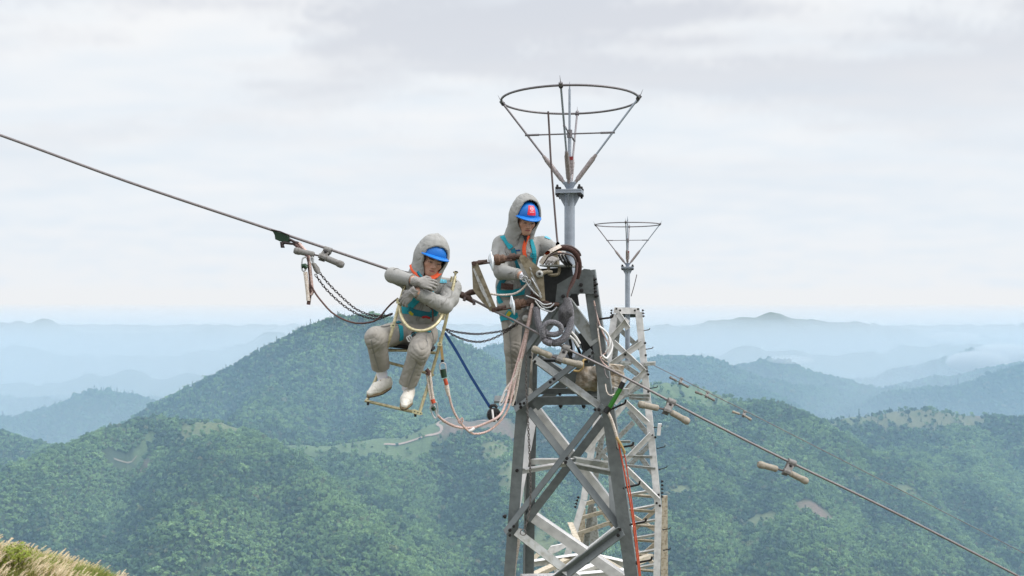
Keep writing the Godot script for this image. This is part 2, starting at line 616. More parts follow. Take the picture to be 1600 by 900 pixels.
func make_sky() -> Image:
	var w := 1280
	var h := 640
	var big := FastNoiseLite.new()
	big.seed = 21; big.noise_type = FastNoiseLite.TYPE_SIMPLEX_SMOOTH; big.frequency = 0.55; big.fractal_octaves = 4; big.fractal_gain = 0.48
	big.domain_warp_enabled = true; big.domain_warp_amplitude = 0.7; big.domain_warp_frequency = 0.5
	var wisp := FastNoiseLite.new()
	wisp.seed = 77; wisp.noise_type = FastNoiseLite.TYPE_SIMPLEX_SMOOTH; wisp.frequency = 1.0; wisp.fractal_octaves = 4
	var data := PackedFloat32Array()
	data.resize(w * h * 3)
	var low := Vector3(0.86, 0.885, 0.91)
	for y in h:
		var el := PI * (0.5 - (y + 0.5) / h)
		for x in w:
			var c := low
			if el > 0.0:
				var az := TAU * (x + 0.5) / w
				var s := sin(el)
				# a cloud sheet some way up, seen in perspective; softened where it is far
				var rr := cos(el) / (s + 0.10)
				var q := Vector3(sin(az) * rr, cos(az) * rr, 0.0)
				var thick := big.get_noise_3d(q.x * 0.9, q.y * 1.7, 0.0) * 1.15
				var fine := wisp.get_noise_3d(q.x * 1.1, q.y * 3.0, 4.0) + 0.5 * wisp.get_noise_3d(q.x * 3.0, q.y * 6.5, 9.0)
				var near_h := smoothstep(0.02, 0.16, s)
				var grey := clampf(0.46 + thick * 1.9 + fine * 0.5, 0.0, 1.0) * near_h
				var clear := Vector3(0.795, 0.865, 0.935)
				var cloud_light := Vector3(0.92, 0.935, 0.955)
				var cloud_dark := Vector3(0.65, 0.685, 0.755)
				var veil := smoothstep(0.09, 0.30, s)
				c = clear.lerp(cloud_light, clampf(0.3 + fine * 0.6 + veil * 0.5, 0.0, 1.0))
				c = c.lerp(cloud_dark, clampf(grey * (0.10 + 0.72 * veil), 0.0, 0.85))
				# banks of pale cloud over the far mountains
				var bank := smoothstep(0.085, 0.0, s) * clampf(0.75 + fine, 0.0, 1.0)
				c = c.lerp(Vector3(0.86, 0.885, 0.915), bank * 0.8)
				c *= 1.0 + 2.1 * clampf((s - 0.33) / 0.67, 0.0, 1.0)      # overcast brightens overhead; boosted out of view to light the haze and land
				# added glow round the clouded sun, out of view, to brighten the haze
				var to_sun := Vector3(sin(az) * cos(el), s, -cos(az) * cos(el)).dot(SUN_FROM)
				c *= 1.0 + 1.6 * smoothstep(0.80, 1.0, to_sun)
			var at := (y * w + x) * 3
			data[at] = c.x; data[at + 1] = c.y; data[at + 2] = c.z
	return Image.create_from_data(w, h, false, Image.FORMAT_RGBF, data.to_byte_array())


# ---------------------------------------------------------------- land
# crest lines: points (px, py, depth), slope of the sides, rounding of the crest
var RIDGES := [
	[[[-150, 800, 620], [0, 738, 680], [110, 697, 760], [205, 658, 830], [240, 655, 840], [335, 664, 800], [420, 700, 760], [480, 750, 690], [560, 835, 600], [650, 930, 540]], 0.52, 14.0],
	[[[335, 664, 800], [330, 720, 690], [300, 800, 600]], 0.5, 20.0],
	[[[20, 760, 1150], [100, 706, 1150], [180, 672, 1200], [250, 640, 1250], [310, 608, 1290], [400, 568, 1330], [480, 523, 1370], [515, 505, 1390], [545, 493, 1400], [575, 494, 1400], [610, 507, 1400], [680, 530, 1420], [735, 553, 1450]], 0.47, 16.0],
	[[[520, 520, 1370], [450, 600, 1180], [400, 640, 1060], [420, 676, 960]], 0.42, 25.0],
	[[[640, 525, 1400], [660, 600, 1200], [600, 660, 1000]], 0.42, 25.0],
	[[[400, 715, 900], [430, 703, 900], [500, 698, 900], [600, 690, 890], [660, 677, 885], [690, 664, 890], [740, 656, 900], [800, 655, 920], [870, 640, 930], [960, 613, 960], [1010, 604, 980], [1060, 606, 980], [1120, 614, 960], [1200, 637, 930], [1250, 656, 900], [1290, 672, 880], [1320, 705, 850], [1400, 777, 780], [1500, 858, 700], [1580, 940, 640]], 0.5, 14.0],
	[[[700, 664, 890], [775, 700, 830], [800, 740, 760], [850, 830, 650], [880, 900, 590]], 0.5, 8.0],
	[[[1060, 606, 980], [1090, 700, 820], [1060, 830, 650]], 0.42, 25.0],
	[[[1210, 640, 930], [1240, 740, 780], [1250, 860, 620]], 0.42, 25.0],
	[[[560, 697, 890], [600, 770, 760], [640, 860, 650]], 0.45, 16.0],
	[[[1230, 700, 1000], [1330, 652, 1050], [1400, 645, 1080], [1480, 643, 1080], [1540, 650, 1060], [1600, 655, 1040], [1720, 645, 1040]], 0.42, 30.0],
	[[[1480, 650, 1060], [1500, 730, 900], [1600, 830, 760]], 0.45, 18.0],
	[[[740, 556, 2244], [790, 538, 2310], [850, 546, 2376], [950, 555, 2508], [1010, 555, 2508], [1060, 551, 2508], [1110, 559, 2508], [1150, 578, 2442], [1200, 598, 2376], [1260, 604, 2508], [1310, 606, 2640], [1400, 611, 2640], [1450, 607, 2640]], 0.5, 20.0],
	[[[1080, 558, 2481], [1130, 590, 2244], [1200, 620, 1980]], 0.5, 20.0],
	[[[1390, 614, 2380], [1480, 606, 2310], [1540, 594, 2240], [1600, 571, 2240], [1700, 546, 2240]], 0.5, 20.0],
	[[[1100, 580, 3000], [1160, 566, 3000], [1190, 560, 3000], [1230, 567, 2900], [1330, 597, 2800], [1400, 607, 2700]], 0.5, 30.0],
	[[[1290, 604, 4200], [1380, 585, 4200], [1420, 579, 4200], [1480, 557, 4200], [1510, 551, 4200], [1560, 562, 4200], [1640, 557, 4200]], 0.5, 40.0],
	[[[1420, 600, 3000], [1500, 584, 3000], [1560, 570, 3000], [1680, 552, 3000]], 0.5, 40.0],
	[[[-80, 665, 2000], [0, 655, 2100], [60, 643, 2200], [100, 638, 2200], [150, 610, 2300], [180, 611, 2300], [215, 629, 2300], [260, 645, 2300]], 0.5, 24.0],
	[[[-60, 684, 960], [0, 676, 960], [30, 704, 960], [60, 760, 960]], 0.6, 15.0],
	[[[-120, 602, 4500], [0, 597, 4500], [60, 601, 4600], [120, 588, 4500], [200, 583, 4500], [260, 590, 4500], [330, 588, 4600], [430, 598, 4600]], 0.4, 60.0],
	[[[-80, 630, 3500], [40, 622, 3500], [110, 628, 3500], [220, 622, 3500], [300, 632, 3500]], 0.4, 60.0],
	[[[-80, 547, 6500], [40, 540, 6500], [110, 553, 6500], [170, 560, 6400], [230, 557, 6500], [300, 552, 6500], [380, 534, 6500], [430, 522, 6500], [465, 527, 6500], [530, 548, 6500]], 0.38, 80.0],
	[[[-100, 503, 8200], [20, 498, 8200], [60, 504, 8200], [110, 514, 8200], [180, 520, 8100], [260, 514, 8200], [340, 511, 8200], [420, 524, 8200], [500, 545, 8200]], 0.38, 120.0],
	[[[940, 520, 8000], [1000, 515, 8000], [1050, 510, 8000], [1100, 505, 8000], [1135, 499, 8000], [1165, 494, 8000], [1205, 491, 8000], [1250, 497, 8000], [1300, 505, 8000], [1345, 503, 8000], [1420, 517, 8000], [1480, 524, 8000], [1520, 519, 8000], [1560, 530, 8000], [1640, 546, 8000]], 0.38, 90.0],
	[[[1000, 548, 5600], [1100, 556, 5600], [1180, 545, 5600], [1260, 552, 5600], [1340, 560, 5600], [1440, 540, 5800], [1500, 534, 5800], [1580, 545, 5800], [1680, 540, 5800]], 0.38, 90.0],
	# the grassy brow close by at the lower left, and the tower's own ground
	[[[-700, 690, 20], [-250, 800, 22], [0, 882, 23], [90, 922, 23], [175, 952, 24], [330, 1060, 25], [700, 1400, 26]], 0.8, 1.2],
]
var crest_gap := 0.0      # how far the last point asked for lies from the crest line that shapes it
var RS := []       # prepared segments: a(x, d), b, ha, hb, slope, round, reach


func prepare_ridges() -> void:
	for r in RIDGES:
		var segs := []
		var list: Array = r[0]
		var lo := Vector2(1e9, 1e9)
		var hi := -lo
		var top := -1e9
		for k in list.size() - 1:
			var e: Array = list[k]
			var f: Array = list[k + 1]
			var a := Vector2((e[0] - 800.0) / FOCAL * e[2], e[2])
			var b := Vector2((f[0] - 800.0) / FOCAL * f[2], f[2])
			var ha: float = (450.0 - e[1]) / FOCAL * e[2]
			var hb: float = (450.0 - f[1]) / FOCAL * f[2]
			segs.append([a, b, ha, hb])
			lo = lo.min(a).min(b); hi = hi.max(a).max(b)
			top = maxf(top, maxf(ha, hb))
		RS.append([segs, r[1], r[2], lo, hi, top])


func base_height(x: float, d: float) -> float:
	var p := Vector2(x, d)
	crest_gap = 200.0
	var best := -16.0 - 0.46 * maxf(d - 24.0, 0.0)
	if d > 500.0:
		best = maxf(-16.0 - 0.46 * 476.0 - 0.16 * (d - 500.0), -640.0)
	for r in RS:
		var lo: Vector2 = r[3]
		var hi: Vector2 = r[4]
		var sl: float = r[1]
		var dx := maxf(0.0, maxf(lo.x - x, x - hi.x))
		var dz := maxf(0.0, maxf(lo.y - d, d - hi.y))
		if r[5] - sl * (maxf(dx, dz) - r[2]) < best:
			continue
		var rd: float = r[2]
		var mine := -1e9
		var gap := 1e9
		for s in r[0]:
			var a: Vector2 = s[0]
			var ab: Vector2 = s[1] - a
			var t := clampf((p - a).dot(ab) / ab.length_squared(), 0.0, 1.0)
			var q := (p - a - ab * t).length()
			var hh: float = lerpf(s[2], s[3], t) - sl * (sqrt(q * q + rd * rd) - rd)
			if hh > mine:
				mine = hh
			gap = minf(gap, q)
		if mine > best + 14.0:
			crest_gap = gap
		elif mine > best - 14.0:
			crest_gap = minf(crest_gap, gap)
		# soft maximum, so that valleys are rounded
		var k := minf(18.0, d * 0.02)
		var e := k - absf(best - mine)
		best = maxf(best, mine) + (e * e / (4.0 * k) if e > 0.0 else 0.0)
	return best


var lump := FastNoiseLite.new()
var gully := FastNoiseLite.new()


func build_ground() -> void:
	prepare_ridges()
	lump.seed = 4; lump.frequency = 1.0; lump.fractal_octaves = 4; lump.noise_type = FastNoiseLite.TYPE_SIMPLEX_SMOOTH
	gully.seed = 14; gully.frequency = 1.0; gully.fractal_octaves = 3; gully.fractal_type = FastNoiseLite.FRACTAL_RIDGED; gully.noise_type = FastNoiseLite.TYPE_SIMPLEX_SMOOTH
	# depth rows: from behind the camera to the horizon
	for k in 14:
		g_depth.append(-70.0 + k * 6.0)
	var dd := 14.0
	while dd < 15500.0:
		g_depth.append(dd)
		dd *= 1.035 if dd < 60.0 else (1.06 if dd < 420.0 else (1.0115 if dd < 2400.0 else 1.022))
	G_ROWS = g_depth.size()
	G_COLS = 281
	# the crest model on every third row and fourth column, then in between
	var cr := []
	for k in range(0, G_ROWS, 2):
		cr.append(k)
	if cr[-1] != G_ROWS - 1:
		cr.append(G_ROWS - 1)
	var cc := G_COLS / 4 + 1
	var coarse := PackedFloat32Array()
	var gaps := PackedFloat32Array()
	for r in cr:
		for k in cc:
			coarse.append(base_height(ground_x(k * 4, g_depth[r]), g_depth[r]))
			gaps.append(crest_gap)
	ground_h.resize(G_ROWS * G_COLS)
	for r in G_ROWS:
		var d := g_depth[r]
		var r0 := mini(r / 2, cr.size() - 2)
		var fr: float = float(r - cr[r0]) / (cr[r0 + 1] - cr[r0])
		var amp := clampf((d - 200.0) * 0.07, 0.0, 90.0)
		for c in G_COLS:
			var c0 := mini(c / 4, cc - 2)
			var fc := float(c - c0 * 4) / 4.0
			var h0 := lerpf(coarse[r0 * cc + c0], coarse[r0 * cc + c0 + 1], fc)
			var h1 := lerpf(coarse[(r0 + 1) * cc + c0], coarse[(r0 + 1) * cc + c0 + 1], fc)
			var x := ground_x(c, d)
			var h := lerpf(h0, h1, fr)
			if d > 200.0:
				if d > 3300.0:
					h += (85.0 * absf(lump.get_noise_2d(x * 0.0016, d * 0.0009)) - 14.0 + 22.0 * lump.get_noise_2d(x * 0.006, d * 0.003)) * clampf(d / 6500.0, 0.5, 1.3)
				var sc := 1.0 / clampf(d * 0.16, 90.0, 600.0)
				var gp := lerpf(lerpf(gaps[r0 * cc + c0], gaps[r0 * cc + c0 + 1], fc), lerpf(gaps[(r0 + 1) * cc + c0], gaps[(r0 + 1) * cc + c0 + 1], fc), fr)
				var down := smoothstep(0.006, 0.10, gp / d)
				h -= amp * down * maxf(0.0, gully.get_noise_3d(x * sc, d * sc * 0.8, 0.0) * 0.5 + 0.25)
				h += amp * 0.25 * (0.35 + 0.65 * down) * lump.get_noise_2d(x * sc * 2.2, d * sc * 2.2)
			else:
				h += 0.25 * lump.get_noise_2d(x * 0.3, d * 0.3)
			ground_h[r * G_COLS + c] = h
	var g := Geo.new()
	g.v.resize(G_ROWS * G_COLS); g.n.resize(G_ROWS * G_COLS); g.c.resize(G_ROWS * G_COLS)
	for r in G_ROWS:
		var d := g_depth[r]
		for c in G_COLS:
			var k := r * G_COLS + c
			var x := ground_x(c, d)
			g.v[k] = Vector3(x, ground_h[k], -d)
			var r0 := maxi(r - 1, 0)
			var r1 := mini(r + 1, G_ROWS - 1)
			var c0 := maxi(c - 1, 0)
			var c1 := mini(c + 1, G_COLS - 1)
			var tx := Vector3(ground_x(c1, d) - ground_x(c0, d), ground_h[r * G_COLS + c1] - ground_h[r * G_COLS + c0], 0)
			var tz := Vector3(ground_x(c, g_depth[r1]) - ground_x(c, g_depth[r0]), ground_h[r1 * G_COLS + c] - ground_h[r0 * G_COLS + c], g_depth[r0] - g_depth[r1])
			g.n[k] = tx.cross(tz).normalized()
			if g.n[k].y < 0.0:
				g.n[k] = -g.n[k]
			g.c[k] = ground_tint(x, d, ground_h[k])
	for r in G_ROWS - 1:
		for c in G_COLS - 1:
			var k := r * G_COLS + c
			g.i.append_array(PackedInt32Array([k, k + G_COLS, k + 1, k + 1, k + G_COLS, k + G_COLS + 1]))
	var m := StandardMaterial3D.new()
	m.vertex_color_use_as_albedo = true
	m.roughness = 0.95
	m.uv1_triplanar = true
	m.uv1_world_triplanar = true
	m.uv1_scale = Vector3.ONE * 0.02
	m.albedo_texture = noise_tex(52, 0.03, [[0.0, gray(0.55)], [0.45, gray(0.8)], [1.0, gray(1.0)]], FastNoiseLite.TYPE_SIMPLEX_SMOOTH, 5)
	var mi := MeshInstance3D.new()
	mi.name = "terrain"
	mi.mesh = g.done(m)
	tag(mi, "wooded hill country falling away to a hazy valley and far mountains", "terrain", "", "structure")
	add_child(mi, true)


func ground_x(c: int, d: float) -> float:
	return (float(c) / (G_COLS - 1) * 2.0 - 1.0) * (0.80 * maxf(d, 0.0) + 60.0 + 0.3 * absf(minf(d, 0.0)))


# places without wood: (px, py, depth, radius across, radius along, kind 1 pale grass / 2 red earth / 3 brown terraces / 4 bright grass)
var CLEARINGS := [
	[335, 664, 800, 30, 36, 1], [224, 690, 790, 7, 18, 4], [228, 718, 770, 4, 12, 2],
	[440, 704, 898, 26, 12, 4], [500, 698, 893, 52, 24, 4], [590, 690, 880, 44, 30, 4], [640, 676, 876, 40, 40, 4], [700, 668, 880, 28, 24, 2], [760, 660, 895, 40, 20, 2], [640, 690, 866, 34, 9, 2],
	[775, 700, 830, 14, 36, 1], [800, 740, 760, 12, 36, 1], [830, 790, 700, 9, 40, 1], [856, 840, 640, 9, 36, 1],
	[1420, 645, 1075, 95, 60, 3], [1490, 643, 1080, 44, 30, 2], [1310, 650, 1050, 36, 26, 1],
	[1085, 612, 965, 60, 40, 4], [1140, 616, 960, 22, 12, 1], [1270, 800, 700, 15, 16, 2], [1190, 815, 690, 12, 12, 1], [1420, 770, 790, 10, 10, 1], [1060, 770, 730, 10, 10, 1],
	[20, 640, 4000, 260, 300, 5], [120, 660, 3300, 160, 150, 5],
]


func clearing(x: float, d: float) -> Array:      # [how much, kind]
	var best := 0.0
	var kind := 0
	for c in CLEARINGS:
		var cx: float = (c[0] - 800.0) / FOCAL * c[2]
		var q := Vector2((x - cx) / c[3], (d - c[2]) / c[4])
		var l := q.length()
		if l < 1.5:
			var wob := lump.get_noise_2d(x * 0.06 + 40.0, d * 0.06) * 0.35
			var t := smoothstep(1.12, 0.82, l + wob)
			if t > best:
				best = t; kind = c[5]
	return [best, kind]


func ground_tint(x: float, d: float, h: float) -> Color:
	if d < 120.0:
		return Color(0.10, 0.11, 0.035)
	var q := lump.get_noise_2d(x * 0.02, d * 0.02)
	var c := Color(0.040, 0.062, 0.026).lerp(Color(0.075, 0.105, 0.04), clampf(0.5 + q, 0.0, 1.0))
	if d < 4500.0:
		var cl := clearing(x, d)
		if cl[0] > 0.0:
			var q2 := lump.get_noise_2d(x * 0.12 + 9.0, d * 0.12)
			var to: Color = [c, Color(0.165, 0.19, 0.075), Color(0.20, 0.135, 0.095), Color(0.16, 0.155, 0.075), Color(0.13, 0.19, 0.07), Color(0.34, 0.33, 0.26)][cl[1]]
			c = c.lerp(to.lerp(Color(0.10, 0.14, 0.05), clampf(q2 * 0.9 + 0.1, 0.0, 0.6)), cl[0])
	return c


func ground_at(x: float, d: float) -> float:
	var r := g_depth.bsearch(d) - 1
	r = clampi(r, 0, G_ROWS - 2)
	var fr := clampf((d - g_depth[r]) / (g_depth[r + 1] - g_depth[r]), 0.0, 1.0)
	var u := (x / (0.80 * maxf(d, 0.0) + 60.0 + 0.3 * absf(minf(d, 0.0))) * 0.5 + 0.5) * (G_COLS - 1)
	var c := clampi(int(u), 0, G_COLS - 2)
	var fc := clampf(u - c, 0.0, 1.0)
	var k := r * G_COLS + c
	return lerpf(lerpf(ground_h[k], ground_h[k + 1], fc), lerpf(ground_h[k + G_COLS], ground_h[k + G_COLS + 1], fc), fr)


# ---------------------------------------------------------------- woods
func leaf_crown(seed_: int, kind: int) -> Geo:
	var rng := RandomNumberGenerator.new()
	rng.seed = seed_
	var g := Geo.new()
	if kind == 0:                         # broadleaf: lumps of leafy faces on an uneven dome
		var lumps := []
		for k in 6:
			var a := rng.randf() * TAU
			var r := rng.randf_range(0.15, 0.55)
			lumps.append([Vector3(cos(a) * r, rng.randf_range(0.45, 1.05), sin(a) * r), rng.randf_range(0.32, 0.55)])
		for l in lumps:
			for k in 34:
				var nn := Vector3(rng.randfn(), rng.randfn() * 0.8 + 0.35, rng.randfn()).normalized()
				leaf_face(g, rng, l[0] + nn * l[1] * rng.randf_range(0.8, 1.05), nn, rng.randf_range(0.2, 0.34), 0.15)
	elif kind == 1:                       # bamboo: arching plumes that bow out from the middle
		for k in 9:
			var a := rng.randf() * TAU
			var out := Vector3(cos(a), 0, sin(a))
			var reach := rng.randf_range(0.35, 0.95)
			var high := rng.randf_range(1.0, 1.75)
			for j in 20:
				var t := 0.25 + 0.75 * float(j) / 19.0
				var p := out * reach * t * t + Vector3.UP * high * (sin(t * 2.1) * 0.95)
				var w := 0.22 * sin(PI * minf(t * 0.9 + 0.12, 1.0)) + 0.05
				var nn := (out * rng.randf_range(-0.3, 0.9) + Vector3.UP * 0.8 + Vector3(rng.randfn(), rng.randfn(), rng.randfn()) * 0.45).normalized()
				leaf_face(g, rng, p + Vector3(rng.randfn(), rng.randfn() * 0.6, rng.randfn()) * w * 0.55, nn, rng.randf_range(0.13, 0.25))
	else:                                 # conifer: tiers of drooping faces
		for k in 12:
			var t := float(k) / 11.0
			var r := 0.46 * (1.0 - t) + 0.03
			for j in maxi(4, int(12 * (1.0 - t))):
				var a := rng.randf() * TAU
				var out := Vector3(cos(a), 0, sin(a))
				leaf_face(g, rng, out * r * rng.randf_range(0.5, 1.0) + Vector3.UP * (0.25 + 1.85 * t + rng.randf_range(-0.06, 0.06)), (out * 0.7 + Vector3.UP * 0.6 + Vector3(rng.randfn(), rng.randfn(), rng.randfn()) * 0.25).normalized(), rng.randf_range(0.1, 0.18))
	# a trunk
	g.tint = Color(0.6, 0.45, 0.4)
	g.tube([Vector3(0, -0.3, 0), Vector3(0.02, 0.6, 0.01)], [0.05, 0.03], 4)
	return g


func leaf_face(g: Geo, rng: RandomNumberGenerator, p: Vector3, nn: Vector3, s: float, tilt := 0.0) -> void:
	if tilt > 0.0:
		nn = (nn + Vector3(rng.randfn(), rng.randfn(), rng.randfn()) * tilt).normalized()
	var t := nn.cross(Vector3(rng.randfn(), rng.randfn(), rng.randfn())).normalized()
	var b := nn.cross(t)
	var v := rng.randf_range(0.72, 1.18)
	g.tint = Color(v * rng.randf_range(0.92, 1.08), v, v * rng.randf_range(0.9, 1.05))
	var k := g.vert(p + t * s * 1.25, nn)
	g.vert(p - t * s * 0.5 + b * s * 0.8, nn)
	g.vert(p - t * s * 0.6 - b * s * 0.75, nn)
	g.i.append_array(PackedInt32Array([k, k + 2, k + 1]))


func build_woods() -> void:
	var m := StandardMaterial3D.new()
	m.resource_name = "leaf"
	m.vertex_color_use_as_albedo = true
	m.roughness = 0.8
	m.backlight_enabled = true
	m.backlight = Color(0.25, 0.25, 0.15)
	var sets := []         # per kind and variant: transforms, colours
	var meshes := []
	for kind in 3:
		for va in 3:
			meshes.append(leaf_crown(100 + kind * 10 + va, kind).done(m))
			sets.append([[], PackedColorArray()])
	var rng := RandomNumberGenerator.new()
	rng.seed = 5
	var patch := FastNoiseLite.new()
	patch.seed = 61; patch.frequency = 1.0; patch.fractal_octaves = 3; patch.noise_type = FastNoiseLite.TYPE_SIMPLEX_SMOOTH
	# the steepest sight line so far, per strip of lateral slope; trees wholly behind nearer ground are left out
	var strips := 240
	var sight := PackedFloat32Array()
	sight.resize(strips)
	sight.fill(-10.0)
	var d := 430.0
	var total := 0
	while d < 4300.0:
		var step := clampf(d * 0.0033, 2.5, 22.0)
		var half := 0.64 * d
		var x := -half
		while x < half:
			var px := x + rng.randf_range(-0.5, 0.5) * step
			var pd := d + rng.randf_range(-0.5, 0.5) * step
			x += step
			var st := clampi(int((px / pd / 1.36 + 0.5) * strips), 0, strips - 1)
			var h := ground_at(px, pd)
			if (h + step * 2.2) / pd < sight[st] - 0.002 or h / pd < -0.37:
				continue
			var cl := clearing(px, pd)
			if absf(pd - 780.0) < 110.0 and on_track(px, pd):
				continue
			if cl[0] > 0.5 and rng.randf() > (0.02 if cl[1] == 2 else 0.12):
				continue
			var q := patch.get_noise_2d(px * 0.006, pd * 0.006)
			var q2 := patch.get_noise_2d(px * 0.03 + 70.0, pd * 0.03)
			var q3 := patch.get_noise_2d(px * 0.0025 + 9.0, pd * 0.0025)
			var face := clampf((ground_at(px - 14.0, pd) - ground_at(px + 14.0, pd)) / 14.0, -1.0, 1.0)      # over 0: slope looks right; bamboo and paler crowns there paint in sunlit relief
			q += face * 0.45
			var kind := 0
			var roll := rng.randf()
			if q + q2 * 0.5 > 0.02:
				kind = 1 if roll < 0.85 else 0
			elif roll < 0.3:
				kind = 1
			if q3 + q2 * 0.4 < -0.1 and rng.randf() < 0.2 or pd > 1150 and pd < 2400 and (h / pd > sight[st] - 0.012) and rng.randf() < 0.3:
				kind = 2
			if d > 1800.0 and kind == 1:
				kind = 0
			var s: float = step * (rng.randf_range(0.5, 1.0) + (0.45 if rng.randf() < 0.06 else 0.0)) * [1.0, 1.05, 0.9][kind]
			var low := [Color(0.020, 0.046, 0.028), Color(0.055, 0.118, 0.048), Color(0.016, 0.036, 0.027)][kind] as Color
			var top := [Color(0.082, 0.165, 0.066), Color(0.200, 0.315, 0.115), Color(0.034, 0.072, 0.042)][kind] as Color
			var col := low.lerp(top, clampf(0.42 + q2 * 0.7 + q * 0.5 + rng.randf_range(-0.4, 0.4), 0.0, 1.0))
			if rng.randf() < 0.03:
				col = col.lerp(Color(0.17, 0.15, 0.08), 0.6)
			var b := Basis(Vector3.UP, rng.randf() * TAU).scaled(Vector3(s, s * rng.randf_range(0.8, 1.25), s))
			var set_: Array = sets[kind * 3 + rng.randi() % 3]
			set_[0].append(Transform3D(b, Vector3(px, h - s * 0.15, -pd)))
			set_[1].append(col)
			total += 1
		for st in strips:
			var xx := ((st + 0.5) / strips - 0.5) * 1.36 * d
			sight[st] = maxf(sight[st], ground_at(xx, d) / d)
		d += step
	print("trees ", total)
	var names := ["broadleaf_wood", "bamboo_wood", "conifer_wood"]
	var labels := ["dark green broadleaf wood covering the hillsides below the tower", "paler feathery bamboo wood in patches over the hillsides", "dark pointed conifer wood along the high ridges"]
	for kind in 3:
		var root := thing(names[kind], Vector3.ZERO, labels[kind], "wood")
		root.set_meta("kind", "stuff")
		for va in 3:
			var set_: Array = sets[kind * 3 + va]
			if set_[0].is_empty():
				continue
			var mm := MultiMesh.new()
			mm.transform_format = MultiMesh.TRANSFORM_3D
			mm.use_colors = true
			mm.mesh = meshes[kind * 3 + va]
			mm.instance_count = set_[0].size()
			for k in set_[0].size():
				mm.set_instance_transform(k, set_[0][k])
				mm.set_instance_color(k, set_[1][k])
			var mi := MultiMeshInstance3D.new()
			mi.multimesh = mm
			mi.name = "crowns"
			mi.set_meta("kind", "stuff")
			root.add_child(mi, true)


